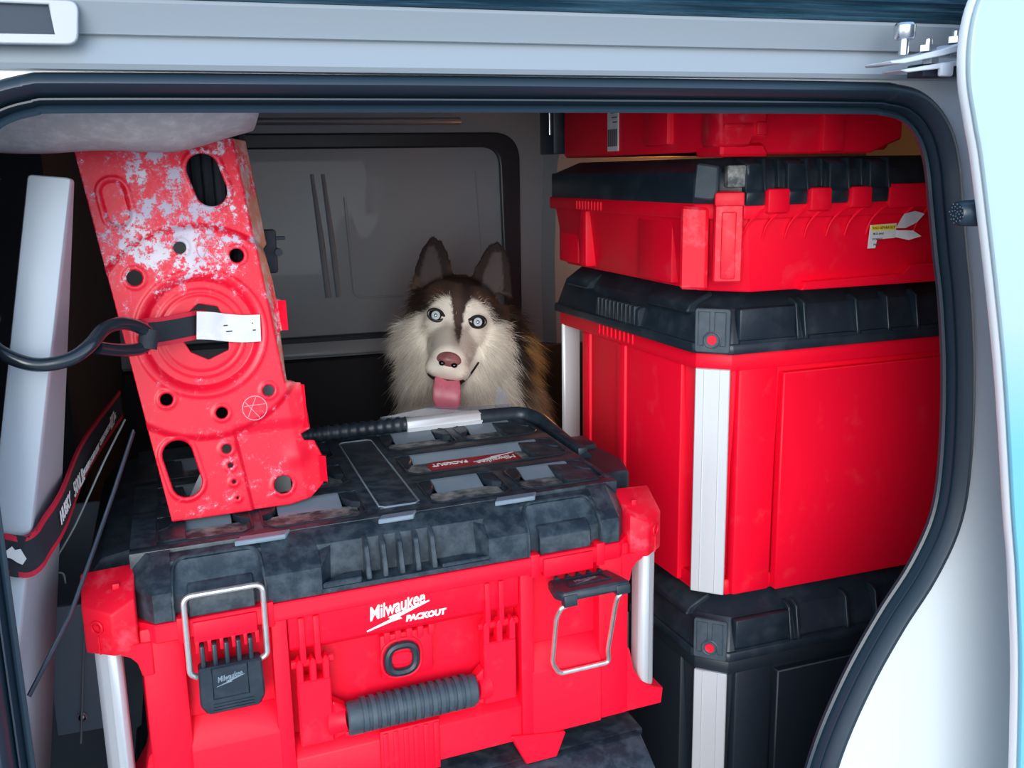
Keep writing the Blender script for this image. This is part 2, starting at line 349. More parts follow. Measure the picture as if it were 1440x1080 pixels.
# ------------------------------------------------------------------ wheeled-set tool box with corner rails (front)
SK = 0.062
def make_trunk(name, loc, rz, label):
    T = thing(name, loc, label, 'toolbox', rz); O = (0, 0, .234)
    def part(n, b, m, p=None, lab=None, **k):
        o = build(n, b, m, p or T, O, SK, **k)
        if lab: o['label'] = lab
        return o
    # ---- red body
    b = MB()
    b.box(-.236, .236, -.168, .19, -.205, -.001)
    for s in (-1, 1):
        X = lambda a, c: (min(s * a, s * c), max(s * a, s * c))
        # outer column between slot and corner
        x0, x1 = X(.118, .133); b.box(x0, x1, -.2, -.16, -.205, -.004, .002)
        x0, x1 = X(.209, .246); b.box(x0, x1, -.1985, -.13, -.205, -.004, .004)
        # recessed latch pocket back, ramp and lower plinth
        x0, x1 = X(.13, .212); b.box(x0, x1, -.184, -.16, -.12, -.004)
        b.prism([(-.16, -.100), (-.1845, -.104), (-.2005, -.131), (-.2005, -.205), (-.16, -.205)], x0, x1, 'x', bev=.0012)
        # foot
        x0, x1 = s * .118, s * .153
        b.prism([(s * .104, -.196), (s * .168, -.206), (s * .157, -.233), (s * .121, -.233)] if s > 0 else [(s * .168, -.206), (s * .104, -.196), (s * .121, -.233), (s * .157, -.233)], -.2035, -.15, 'y', bev=.0015)
        # corner: bottom fillet, back wall, rear block
        fil = [(s * .24, -.205), (s * .29, -.205), (s * .292, -.186), (s * .277, -.181), (s * .264, -.172), (s * .254, -.155), (s * .2485, -.13), (s * .24, -.12)]
        b.prism(fil, -.196, -.125, 'y', bev=.001)
        x0, x1 = X(.23, .252); b.box(x0, x1, -.13, .19, -.205, -.004, .006)
        # arched underside of the rim next to the corner cap
        arch = [(s * .236, -.016), (s * .262, -.016), (s * .262, -.0245), (s * .2545, -.028), (s * .249, -.035), (s * .2462, -.048), (s * .236, -.048)]
        b.prism(arch, -.2, -.15, 'y', bev=.001)
    # middle: upper logo panel, recess, lower sill
    b.prism([(-.16, -.016), (-.198, -.016), (-.198, -.050), (-.188, -.058), (-.16, -.060)], -.117, .117, 'x', bev=.001)
    b.box(-.118, .118, -.176, -.16, -.16, -.05)
    b.prism([(-.16, -.150), (-.178, -.150), (-.199, -.166), (-.199, -.205), (-.16, -.205)], -.118, .118, 'x', bev=.0012)
    b.box(-.028, .026, -.186, -.17, -.11, -.062, .002)                      # boss behind the lock
    for k in range(5): b.box(-.024 + k * .0115, -.018 + k * .0115, -.1885, -.18, -.070, -.058, .001)
    b.box(-.036, .026, -.203, -.18, -.21, -.155, .0015)                     # ribbed centre column
    for k in range(6): b.box(-.033 + k * .0105, -.028 + k * .0105, -.2045, -.2, -.208, -.157, .0008)
    for x in (-.105, -.091, .082, .097):                                    # guide ribs above the handle hinges
        b.box(x - .0028, x + .0028, -.2012, -.19, -.066, -.020, .001)
    # rim band
    b.prism(chamf(-.254, .254, -.2035, .196, .022), -.018, -.0005, 'z', bev=.0012)
    for s in (-1, 1):
        for x in (.134, .209): b.box(s * x - .005, s * x + .005, -.2045, -.19, -.022, .003, .0016)
    part('body', b, RED)
    # ---- corner caps and rails
    for s in (-1, 1):
        for yb in (0, 1):
            Y = lambda y: y if not yb else -y - .008
            lo = [(s * .2465, Y(-.150)), (s * .2465, Y(-.198)), (s * .266, Y(-.2035)), (s * .2905, Y(-.186)), (s * .2925, Y(-.150))]
            c = MB(); bt = bmesh.new()
            zt = [.041, .026, .0165, .021, .039] if not yb else [-.003, -.002, -.004, -.003, -.002]
            v0 = [bt.verts.new((x, y, -.0225)) for x, y in lo]; v1 = [bt.verts.new((x, y, z)) for (x, y), z in zip(lo, zt)]
            bt.faces.new(v0); bt.faces.new(v1[::-1])
            for i in range(5): bt.faces.new((v0[i], v1[i], v1[(i + 1) % 5], v0[(i + 1) % 5]))
            bmesh.ops.recalc_face_normals(bt, faces=bt.faces[:]); bmesh.ops.bevel(bt, geom=bt.edges[:], offset=.0022, segments=2, profile=.5, affect='EDGES')
            c.bm(bt)
            # moulded lines on the cap: raised facet, rivet ring
            n_ = Vector((s * .58, -.81 if not yb else .81, 0)).normalized()
            ctr = Vector((s * .279, Y(-.1955), .004))
            if not yb: c.tube([ctr + n_ * .0004 + (Vector((-n_.y, n_.x, 0)) * math.cos(a) + Vector((0, 0, 1)) * math.sin(a)) * .0055 for a in np.linspace(0, 2 * math.pi, 16, False)], .0011, 6, closed=True)
            if not yb: c.cyl(ctr - n_ * .001, n_, .0028, .0016, 10)
            if not yb: c.tube([Vector((s * .2785, Y(-.1955), -.004)) + n_ * .0002, Vector((s * .2785, Y(-.1955), -.0215)) + n_ * .0002], .0007, 5)
            if not yb: c.box(s * .262 - .003, s * .262 + .003, Y(-.176) - .0015, Y(-.176) + .0015, .026, .034, .001)
            part('corner_cap', c, REDD if not yb else RED)
            r_ = MB()
            pl = [(s * .2625, Y(-.188)), (s * .2665, Y(-.1945)), (s * .2735, Y(-.194)), (s * .2745, Y(-.1928)), (s * .2800, Y(-.190)), (s * .2845, Y(-.184)), (s * .2845, Y(-.172)), (s * .2625, Y(-.172))]
            r_.prism(pl, -.186 if not yb else -.2, -.02, 'z', bev=.0006)
            part('corner_rail', r_, ALU)
    # ---- lid
    b = MB()
    ap = [(-.2, .0), (-.2, .0265), (-.165, .0505), (-.15, .052), (-.15, .0)]              # plain apron section
    la = [(-.192, .0), (-.1915, .020), (-.180, .031), (-.172, .0445), (-.15, .0505), (-.15, .0)]   # latch channel
    inn = [(-.1995, -.0005), (-.1995, .0175), (-.188, .0265), (-.18, .0275), (-.15, .0275), (-.15, -.0005)]
    nt_ = [(-.2, .0), (-.2, .0045), (-.1835, .0075), (-.1805, .0415), (-.165, .0505), (-.15, .052), (-.15, .0)]
    def seg(sec, x0, x1, bev=.0): b.prism(sec, x0, x1, 'x', bev=bev)
    seg(ap, .2115, .232); seg(ap, -.232, -.2155)
    seg(la, .127, .2125); seg(la, -.2165, -.134)
    seg(inn, .1415, .1995, .0012); seg(inn, -.2030, -.1445, .0012)
    # sloped notch shoulders
    def shoulder(x0, x1, xn0, xn1):
        b.prism([(x0, 0), (x1, 0), (x1, .0265), (xn1, .0505), (xn0, .0505), (x0, .0265)], -.2, -.15, 'y')
    for x0, x1, xe in ((-.1345, -.083, -.061), (.085, .1275, .066)):
        a0, a1 = min(x0, x1), max(x0, x1)
        seg(ap, a0, a1)
    # apron tops over the notch corners slope with the notch outline
    for (xa, xb) in ((-.083, -.061), (.085, .066)):
        bt = bmesh.new(); L = [(xa, -.2, 0), (xa, -.2, .0265), (xb, -.1655, .0502), (xb, -.15, .052), (xa, -.15, .052), (xa, -.15, 0), (xb, -.1655, 0), (xb, -.15, 0)]
        vv = [bt.verts.new(p) for p in L]; bmesh.ops.convex_hull(bt, input=vv); b.bm(bt)
    seg(nt_, -.0835, .0855)
    b.prism([(-.083, -.2), (-.045, -.2), (-.041, -.184), (-.058, -.182)], .0045, .0105, 'z', bev=.001)     # finger ledge
    b.prism([(.088, -.2), (.036, -.2), (.034, -.184), (.062, -.182)], .0045, .0085, 'z', bev=.001)
    for x in (-.0375, -.021, -.0045, .012, .0285):
        b.prism([(-.184, .006), (-.2005, .006), (-.2005, .010), (-.1915, .036), (-.178, .0435), (-.17, .044), (-.17, .006)], x - .0026, x + .0026, 'x', bev=.001)
    # raised rounded edge round the latch channels
    for s, xa, xb in ((1, .1285, .2115), (-1, -.2155, -.1345)):
        pth = round_path([(xa, -.2, .0), (xa, -.2, .026), (xa + .003, -.1705, .0468), (xb - .003, -.1705, .0468), (xb, -.2, .026), (xb, -.2, .0)], .013, 5)
        b.tube(pth, .0017, 6)
    # corner chamfers
    for s in (-1, 1):
        bt = bmesh.new()
        L = [(s * .232, -.2, 0), (s * .232, -.2, .0265), (s * .254, -.168, .0265), (s * .254, -.168, 0), (s * .232, -.165, .0505), (s * .241, -.150, .0515), (s * .254, -.13, 0), (s * .254, -.13, .0265), (s * .222, -.13, .052), (s * .222, -.13, 0), (s * .222, -.17, 0)]
        vv = [bt.verts.new(p) for p in L]; bmesh.ops.convex_hull(bt, input=vv); b.bm(bt)
        # side skirts
        b.prism([(s * .20, .0), (s * .2565, .0), (s * .2565, .0265), (s * .2485, .0505), (s * .20, .052)], -.135, .198, 'y', bev=.0008)
        b.prism([(s * .24, -.004), (s * .2935, -.004), (s * .2935, .018), (s * .276, .040), (s * .24, .046)], -.125 if s < 0 else .05, .203, 'y', bev=.0015)
        b.prism([(s * .24, -.03), (s * .2935, -.03), (s * .2935, .018), (s * .24, .018)], .12, .203, 'y', bev=.0015)
    # deck under the pockets and its ribs
    b.box(-.25, .25, -.155, .198, .0, .036)
    xs = [(-.226, -.138), (-.128, -.026), (.042, .132), (.145, .243)]
    rows = [(-.144, -.066), (-.040, .036), (.064, .142)]
    cells = [(x0, x1, y0, y1) for (y0, y1) in (rows[0], rows[2]) for (x0, x1) in xs] + [(-.226, -.026, *rows[1]), (.042, .243, *rows[1])]
    for y0, y1 in ((-.158, -.144), (-.066, -.040), (.036, .064), (.142, .198)): b.box(-.25, .25, y0, y1, .03, .052, .0007)
    for x0, x1 in ((-.25, -.226), (-.026, .042), (.243, .25)): b.box(x0, x1, -.15, .15, .03, .0519, .0007)
    for x0, x1 in ((-.138, -.128), (.132, .145)):
        for y0, y1 in (rows[0], rows[2]): b.box(x0, x1, y0, y1, .03, .0518, .0007)
    b.box(-.012, .030, -.137, .122, .05, .0531, .0004)
    lid = part('lid', b, BLKD, ang=30)
    lp = MB()
    for x0, x1, y0, y1 in cells:
        fl_ = MB(); bw = MB()
        lip(lp, chamf(x0, x1, y0, y1, .010), .0011)
        for cx, cy, sx, sy in ((x0, y0, 1, 1), (x1, y0, -1, 1)):
            lp.prism([(cx, cy), (cx + sx * .010, cy), (cx, cy + sy * .010)], .034, .052, 'z')
        for sx, cx in ((1, x0), (-1, x1)):       # cleats either side of each pocket
            lp.prism([(cx, y1 - .040), (cx + sx * .010, y1 - .034), (cx + sx * .016, y1 - .020), (cx + sx * .018, y1 - .002), (cx, y1 - .002)], .044, .0522, 'z', bev=.001)
            lp.prism([(y0 + .003, .0440), (y0 + .026, .0440), (y0 + .030, .0500), (y0 + .024, .0520)], cx + sx * .0005, cx + sx * .004, 'x', bev=.0006)
        wd = .022 if (y0 < 0 < y1) else .032
        bw.prism([(y1 - wd, .0452), (y1 - .001, .0452), (y1 - .0005, .0524), (y1 - .006, .0520)], x0 + .018, x1 - .018, 'x', bev=.0006)
        fl_.prism(chamf(x0 + .004, x1 - .004, y0 + .002, y1 - wd + .002, .006), .0440, .0457, 'z')
        part('pocket_floor', fl_, BLKF); part('pocket_wall', bw, GREYP)
    part('pocket_edges', lp, BLK)
    lp2 = MB(); lp2.tube([(x, y, .0532) for x, y in chamf(-.012, .030, -.137, .122, .005)], .0011, 6, closed=True); part('centre_strip_edge', lp2, GREYP)
    for x0, x1 in ((-.018, .018), (.105, .150), (-.155, -.108)):
        pd_ = MB().prism([(x0 - .003, -.1705), (x1 - .003, -.1705), (x1 + .003, -.158), (x0 + .003, -.158)], .0485, .0535, 'z', bev=.0008)
        part('stop_pad', pd_, GREYP)
    # red maker's plate lying in the middle pocket, read from behind
    lab = MB(); lb = [(.083, -.0275), (.180, -.0275), (.188, -.0195), (.188, .005), (.180, .0125), (.083, .0125), (.074, .005), (.074, -.0195)]
    lab.prism(lb, .0455, .0470, 'z', bev=.0004)
    lo = part('maker_plate', lab, LABELR, lab='dark red maker plate')
    lw = logo_mb(.058).xf(at(.158, -.007, .0472, Matrix.Rotation(R(180), 4, 'Z'))); tx = fit(text_mb('PACKOUT', .0115, .0004), .044, .010).xf(at(.101, -.001, .0472, Matrix.Rotation(R(180), 4, 'Z')))
    lw.add(tx.v, tx.f); part('maker_print', lw, PRINT, lo)
    # ---- pull handle along the back edge, side arm and latch
    gp = MB(); n_ = 46; pts = []; rad = []
    for k in range(n_ * 2 + 1):
        pts.append((-.185 + k * (.268 / (n_ * 2)), .150, .0605)); rad.append(.0108 if k % 4 < 2 else .0088)
    gp.tube(pts, rad, 14); part('pull_handle_grip', gp, BLK, lab='ribbed black pull handle grip')
    hb = MB().prism([(.139, .050), (.139, .0565), (.142, .0660), (.152, .0685), (.158, .066), (.158, .050)], .083, .188, 'x', bev=.0008); hb.box(.083, .188, .1375, .1392, .0545, .057)
    part('pull_handle_bar', hb, ALU, lab='aluminium pull handle bar')
    hp_ = round_path([(.186, .150, .0575), (.252, .150, .0560), (.268, .120, .052), (.2685, -.03, .038)], .022, 6)
    hc = MB().tube(hp_, [.0115 - .0025 * i / (len(hp_) - 1) for i in range(len(hp_))], 12)
    hc.box(.2585, .2725, -.03, .12, .036, .0535, .003)
    part('handle_elbow', hc, BLK)
    sl = MB().box(.262, .302, .004, .05, .02, .046, .006); sl.prism([(.258, .0), (.305, .005), (.310, -.05), (.296, -.098), (.258, -.10)], .005, .040, 'z', bev=.004)
    part('side_latch', sl, BLK)
    # ---- front latches
    # closed left latch
    lt = MB(); lt.prism([(-.1995, -.045), (-.144, -.045), (-.1425, -.081), (-.148, -.091), (-.194, -.091), (-.2005, -.081)], -.2145, -.198, 'y', bev=.002)
    for k in range(5): lt.box(-.1945 + k * .0105 - .0022, -.1945 + k * .0105 + .0022, -.2115, -.2, -.048, -.0245, .0018)
    for z in (-.0815, -.0845, -.0875): lt.box(-.189, -.1535, -.2156, -.214, z - .0008, z + .0008)
    for a in ([(-.188, -.046), (-.157, -.046), (-.157, -.076), (-.188, -.076)],): lt.tube([(x, -.2146, z) for x, z in a], .0008, 5, closed=True)
    L1 = part('latch', lt, BLK); 
    part('latch_print', logo_mb(.025).xf(at(-.1725, -.2147, -.057, FRONT)), GREYP, L1)
    wl = MB().tube(round_path([(-.2005, -.207, -.055), (-.2065, -.2085, -.050), (-.2065, -.2085, .024), (-.138, -.2085, .024), (-.138, -.2085, -.045), (-.145, -.207, -.049)], .008, 6), .0027, 10)
    part('latch_wire', wl, ZINC, L1)
    tb = MB(); tb.box(-.2005, -.1450, -.2065, -.198, -.0225, -.003, .001)
    for k in range(6): tb.box(-.200 + k * .0105, -.1965 + k * .0105 if k else -.1965, -.2065, -.2, -.033, -.021, .0008)
    part('latch_keeper', tb, RED)
    # open right latch: lever stands out level, wire hangs below
    rt = MB(); ax = Matrix.Translation((.1855, -.2, -.030)) @ Matrix.Rotation(R(-6), 4, 'X')
    q = MB().prism([(-.041, .0), (.041, .0), (.041, -.022), (.034, -.030), (-.034, -.030), (-.041, -.022)], -.013, .0, 'z', bev=.002)
    q = MB().prism([(-.036, .002), (.034, .002), (.038, -.028), (.039, -.043), (-.036, -.043), (-.042, -.030)], -.010, .0, 'z', bev=.002)
    q.box(-.036, -.021, -.044, -.034, -.0155, -.003, .0015); q.box(.023, .039, -.044, -.034, -.0135, -.003, .0015)
    q.tube([(-.02, -.006, .0004), (.02, -.006, .0004), (.024, -.028, .0004), (-.024, -.028, .0004)], .001, 5, closed=True)
    for k in range(5): q.cyl((-.026 + k * .0125, -.002, .0), (0, 1, 0), .0028, .006, 8)
    rt.add(q.xf(ax).v, q.f); L2 = part('latch', rt, BLK, lab='open latch lever tilted out')
    q = logo_mb(.03).xf(ax @ at(0, -.016, .0003)); part('latch_print', q, GREYP, L2)
    wr = MB().tube(round_path([(.155, -.238, -.0415), (.1485, -.2385, -.043), (.1455, -.232, -.056), (.150, -.2085, -.118), (.159, -.2055, -.134), (.2185, -.2055, -.134), (.2155, -.2085, -.118), (.2125, -.232, -.056), (.212, -.2385, -.043), (.216, -.239, -.040)], .006, 5), .0027, 10)
    part('latch_wire', wr, ZINC, L2)
    tb = MB(); tb.box(.1425, .1990, -.2065, -.198, -.0225, -.003, .001)
    part('latch_keeper', tb, RED)
    # ---- carrying handle folded flat
    hd = MB()
    for s in (-1, 1):
        x0 = -.1125 if s < 0 else .0765; x1 = -.0805 if s < 0 else .1120
        yf = -.2015
        hd.prism([(x0, -.085), (x1, -.085), (x1, -.120), (x1 if s < 0 else x1, -.153), (x0, -.153)], yf, -.185, 'y', bev=.0015)
        for k in range(3):
            xk = x0 + .0035 + k * (x1 - x0 - .007) / 2
            hd.prism([(xk - .0032, -.086), (xk + .0032, -.086), (xk + .0032, -.066), (xk, -.0615), (xk - .0032, -.066)], yf, -.188, 'y', bev=.001)
        hd.cyl((x0 - .004, -.193, -.069), (1, 0, 0), .0042, x1 - x0 + .008, 10)
        xi = x1 if s < 0 else x0; xg = -.066 if s < 0 else .066
        hd.prism([(xi, -.112), (xg, -.122), (xg, -.149), (xi, -.153)], -.201, -.185, 'y', bev=.002)
        hd.tube([(xi, -.192, -.135), ((xi + xg) / 2, -.195, -.135), (xg, -.197, -.134)], [.016, .0125, .0125], 12)
    hd.box(-.07, .07, -.2005, -.19, -.1525, -.147, .0015)
    H = part('carry_handle', hd, RED)
    gr = MB().tube([(-.067, -.1985, -.1335), (-.0655, -.1985, -.1335), (.0655, -.1985, -.1335), (.067, -.1985, -.1335)], [.014, .0155, .0155, .014], 16)
    gr.box(-.067, .066, -.206, -.19, -.1505, -.132, .003)
    for k in range(13): gr.tube([(-.0525 + k * .0087, -.1985, -.1335), (-.0525 + k * .0087 + .0046, -.1985, -.1335)], .0175, 16)
    part('grip', gr, GRIPM, H)
    # ---- security oval and print
    ring_ = MB(); c = (-.007, -.0885)
    def ov(rx, rz, y, n=24): return [(c[0] + rx * math.copysign(abs(math.cos(a)) ** .75, math.cos(a)), y, c[1] + rz * math.copysign(abs(math.sin(a)) ** .75, math.sin(a))) for a in np.linspace(0, 2 * math.pi, n, False)]
    ring_.tube(ov(.0145, .0145, -.1885), .0042, 8, closed=True); ro = part('lock_eye', ring_, BLK, lab='black oval lock eye')
    sl_ = MB(); vv = ov(.012, .0065, -.187); sl_.prism([(p[0], p[2]) for p in vv], -.1882, -.18, 'y', bev=.001); part('lock_core', sl_, RED, ro)
    rr_ = MB().tube(ov(.0205, .0205, -.187), .0018, 8, closed=True); part('lock_surround', rr_, RED)
    part('front_logo', logo_mb(.064).xf(at(-.011, -.1984, -.0285, FRONT)), PRINT)
    part('front_print', fit(text_mb('PACKOUT', .0098, .0006, shear=.15), .042, .0068).xf(at(.0175, -.1984, -.0418, FRONT)), PRINT)
    return T
FA = R(5.5); FO = Vector((.15283, .32908, 1.115 - .234))
TR = make_trunk('rail_toolbox', FO, FA, 'red tool box with black lid, its right latch open, under the red bracket')

# a different black-lidded box below it, cut by the lower picture edge
T2 = thing('base_toolbox', (FO.x, FO.y, FL), 'black-lidded tool box under the open-latched red tool box', 'toolbox', FA)
O2 = (0, 0, FO.z - FL)
def p2(n, b, m, p=None, **k): return build(n, b, m, p or T2, O2, SK, **k)
b = MB()
b.box(-.27, .27, -.19, .20, -.010, -.0005, .003)                                           # deck
b.prism([(-.2, -.001), (-.236, -.020), (-.250, -.045), (-.252, -.075), (-.19, -.075), (-.19, -.001)], -.262, .262, 'x', bev=.001)
for x0, x1 in ((.165, .262), (-.262, -.165)):                                               # raised trapezoid shoulders
    s_ = 1 if x0 > 0 else -1; a0, a1 = (x0, x1) if s_ > 0 else (x1, x0)
    b.prism([(a0, -.040), (a0 + s_ * .030, -.022), (a0 + s_ * .072, -.016), (a1, -.030), (a1, -.075), (a0, -.075)], -.262, -.22, 'y', bev=.002)
for x in (.030, .042, .054): b.box(x - .003, x + .003, -.257, -.235, -.06, -.016, .0012)
b.prism(chamf(-.285, .285, -.245, .205, .03), -.080, -.070, 'z', bev=.002)
p2('lid', b, BLKD, ang=30)
p2('body', MB().prism(chamf(-.27, .27, -.23, .19, .03), -(FO.z - FL), -.078, 'z', bev=.003), RED)
b = MB().tube(round_path([(.115, -.264, -.070), (.140, -.264, -.034), (.215, -.264, -.022), (.245, -.264, -.040), (.250, -.264, -.070)], .008, 4), .0045, 8); p2('latch_frame', b, BLK)
p2('latch_plate', MB().prism([(.112, -.078), (.136, -.044), (.214, -.031), (.240, -.046), (.246, -.078)], -.263, -.245, 'y', bev=.001), RED)
p2('wire_loop', MB().tube(round_path([(.068, -.264, -.08), (.070, -.266, -.036), (.110, -.266, -.034), (.112, -.264, -.08)], .008, 4), .003, 8), ZINC)

# ------------------------------------------------------------------ tall chest on the right
def make_chest(name, loc, rz, label, h, bodym, W_=.56, D_=.465):
    T = thing(name, loc, label, 'toolbox', rz); O = (0, 0, h)       # local z=0 is the rim, x 0..W_, y 0..D_
    def part(n, b, m, p=None, lab=None, **k):
        o = build(n, b, m, p or T, O, -.02, **k)
        if lab: o['label'] = lab
        return o
    b = MB(); c = .030
    b.prism(chamf(.004, W_ - .004, .004, D_ - .004, c), -.021, 0, 'z', bev=.0012)       # rim
    # tapered tub with recessed panels
    def tub(x0, x1, y0, y1): b.prism(chamf(x0 + .012, x1 - .012, y0 + .012, y1 - .012, .012), -h, -.018, 'z', top=chamf(x0, x1, y0, y1, .012), bev=.001)
    tub(.030, W_ - .03, .010, D_ - .105); tub(.010, W_ - .01, .055, D_ - .107); tub(.10, W_ - .10, .2, D_ - .015)
    b.prism([(.105, -h + .002), (.46, -h + .002), (.46, -.028), (.105, -.028)], .012, -.0005, 'y', bev=.0015)
    b.box(.045, .100, .004, .02, -h + .002, -.02, .004)
    for y in (.225, .335): b.box(.002, .02, y - .013, y + .013, -h + .01, -.02, .004)
    b.box(.006, .04, .07, D_ - .12, -h + .004, -.02, .003)
    for k in range(9): b.box(.0020, .006, .190 + k * .0125, .193 + k * .0125, -.016, -.001, .0008)
    b.prism(chamf(.012, W_ - .012, .012, D_ - .012, c), -h, -h + .02, 'z', bev=.002)
    part('body', b, bodym)
    for (x, y, sx, sy) in ((.016, .016, 1, 1), (W_ - .016, .016, -1, 1), (.016, D_ - .030, 1, -1), (W_ - .016, D_ - .030, -1, -1)):
        r_ = MB(); d = .019
        a = [(x - sx * .0145, y + sy * .0145), (x + sx * .0145, y - sy * .0145), (x + sx * .0185, y - sy * .0105), (x + sx * .0185, y + sy * .012), (x - sx * .0105, y + sy * .0185)]
        r_.prism(a, -h + .006, -.019, 'z', bev=.001)
        for k in (-.35, .35):
            cx, cy = x + sx * .0145 * k * 1.3, y - sy * .0145 * k * 1.3
            r_.tube([(cx - sx * .0003, cy - sy * .0003, -h + .008), (cx - sx * .0003, cy - sy * .0003, -.02)], .0006, 5)
        part('corner_rail', r_, ALU)
    # lid
    b = MB()
    b.prism(chamf(-.004, W_ + .004, -.004, D_ + .004, c + .004), 0, .012, 'z', bev=.0015)
    b.prism(chamf(.000, W_, .000, D_, c + .002), .011, .052, 'z', top=chamf(.012, W_ - .012, .014, D_ - .012, c), bev=.0012)
    b.prism(chamf(.012, W_ - .012, .014, D_ - .012, c), .051, .075, 'z', top=chamf(.034, W_ - .034, .045, D_ - .034, c), bev=.001)
    # front face: sunk panels between ribs with a ledge under them
    for x0, x1 in ((.040, .118), (.137, .205), (.214, .252), (.261, .297), (.306, .345), (.354, .40), (.41, .52)):
        b.prism([(.000, .012), (-.0035, .012), (-.0035, .0155), (.006, .0165), (.006, .012)], x0, x1, 'x')
    for x in (.122, .133, .209, .256, .301, .349, .405):
        b.prism([(.010, .012), (-.0035, .012), (-.0035, .018), (.0035, .055), (.014, .060), (.02, .060), (.02, .012)], x - .0022, x + .0022, 'x', bev=.0008)
    b.box(.040, .118, -.0015, .01, .015, .053, .003)
    # side carrying grip
    b.prism([(.010, .0), (-.004, .012), (-.006, .028), (.004, .042), (.02, .042)], .165, .30, 'y', bev=.0015) if False else None
    b.prism([(.02, .012), (-.0035, .012), (-.0035, .034), (.004, .038), (.02, .038)], .165, .290, 'y', bev=.0015)
    for k in range(10): b.box(-.0055, .012, .172 + k * .0118, .178 + k * .0118, .014, .0385, .0008)
    b.prism([(.04, .04), (.0, .045), (.004, .056), (.035, .07)], .325, .40, 'y', bev=.002); b.prism([(.04, .04), (.0, .045), (.004, .056), (.035, .07)], .05, .15, 'y', bev=.002)
    lid = part('lid', b, BLK)
    # chamfer badge with red button
    bd = MB(); M_ = at(.0135, .0135, .028, Matrix.Rotation(R(-45), 4, 'Z') @ FRONT)
    q = MB().prism(chamf(-.0205, .0205, -.026, .026, .002), -.002, .003, 'z', bev=.0008); bd.add(q.xf(M_).v, q.f)
    for pts in ([(-.016, .022), (-.003, .022), (-.003, -.003), (-.010, -.008), (-.010, -.018), (-.016, -.018)], [(.016, .022), (.003, .022), (.003, -.003), (.010, -.008), (.010, -.018), (.016, -.018)]):
        q = MB().tube([(x, y, .0032) for x, y in pts], .0008, 5, closed=True); bd.add(q.xf(M_).v, q.f)
    q = MB().tube([(.0095 * math.cos(a), -.011 + .0095 * math.sin(a), .0032) for a in np.linspace(0, 6.283, 18, False)], .0012, 6, closed=True); bd.add(q.xf(M_).v, q.f)
    bo = part('corner_badge', bd, GRIPM)
    q = MB().cyl((0, -.011, .002), (0, 0, 1), .0056, .0026, 16).xf(M_); part('red_button', q, REDD, bo)
    return T
BA = R(3.0); BH = .31
CH = make_chest('tall_chest', (.545, .25, 1.285 - BH), BA, 'tall red chest with white rails and black lid, right of the dog', BH, RED)
BODK = mat('black_body_plastic', (0.010, 0.018, 0.028), 0.5)
CH2 = make_chest('base_chest', (.545, .235, FL), BA, 'black chest on the van floor, carrying the tall red chest', 1.285 - BH - .075 - FL, BODK)

# ------------------------------------------------------------------ tool case on top of the chest
SC = thing('tool_case', (.57, .22, 1.36), 'red tool case with black ribbed lid, lying on the tall red chest', 'tool case', BA)
def sp_(n, b, m, p=None, lab=None, **k):
    o = build(n, b, m, p or SC, (0, 0, 0), 0, **k)
    if lab: o['label'] = lab
    return o
b = MB()
def sq(x0, x1, y0, y1, c, c2): return [(x0 + c, y0), (x1 - c, y0), (x1, y0 + c), (x1, y1 - c2), (x1 - c2, y1), (x0 + c2, y1), (x0, y1 - c2), (x0, y0 + c)]
b.prism(sq(-.026, .40, .012, .47, .042, .03), .0, .094, 'z', top=sq(-.038, .41, .004, .48, .042, .02), bev=.002)
b.prism(sq(-.043, .41, -.002, .485, .040, .02), .083, .100, 'z', bev=.0015)
for y in (.345,): b.box(-.043, .0, y - .012, y + .012, .004, .084, .004)
b.box(-.036, .0, .10, .19, .004, .086, .003)
b.box(-.032, .0, .385, .455, .004, .086, .003)
for k in range(9): b.box(-.045, -.03, .28 + k * .010, .283 + k * .010, .085, .097, .0008)
# hinge tabs and the curved webs below them
for x0, x1, z0 in ((.022, .051, .089), (.078, .107, .090), (.134, .163, .092)): b.box(x0, x1, -.010, .02, z0, .116, .003)
b.box(.19, .41, -.006, .02, .090, .118, .002)
for x in (.024, .050, .080, .106, .136, .162, .192, .236, .262):
    pts = [(x - .024, .005, .060), (x - .022, .001, .074), (x - .015, -.0015, .084), (x - .004, -.003, .092), (x + .004, -.003, .094)]
    b.tube(smooth_path(pts, 4), [.0012 + .0012 * i / 16 for i in range(17)], 6)
b.prism([(.078, .0), (.395, .0), (.395, .022), (.235, .022), (.222, .011), (.085, .009)], .0, .016, 'y', bev=.001)
sp_('body', b, RED)
# front corner latch pillar
b = MB(); M_ = Matrix.Rotation(R(-28), 4, 'Z')
q = MB().prism([(-.016, .014), (-.016, .110), (-.012, .114), (.012, .114), (.016, .110), (.016, .014)], -.006, .012, 'y', bev=.002); q.box(-.008, .008, -.0085, 0, .018, .092, .002); q.box(-.016, .016, -.0095, 0, .098, .113, .002)
b.add(q.xf(at(-.018, .006, 0, M_)).v, q.f); sp_('corner_latch', b, REDD)
q = MB().prism([(-.019, .004), (.012, .004), (.012, .096), (-.019, .098)], -.004, .012, 'y', bev=.003).xf(at(-.040, .034, 0, Matrix.Rotation(R(-40), 4, 'Z'))); sp_('corner_guard', q, REDD)
b = MB()
b.prism(sq(-.042, .41, .004, .484, .040, .025), .099, .135, 'z', bev=.0015)
b.prism(sq(-.040, .41, .004, .482, .040, .025), .134, .150, 'z', top=sq(-.022, .395, .016, .43, .036, .03), bev=.0015)
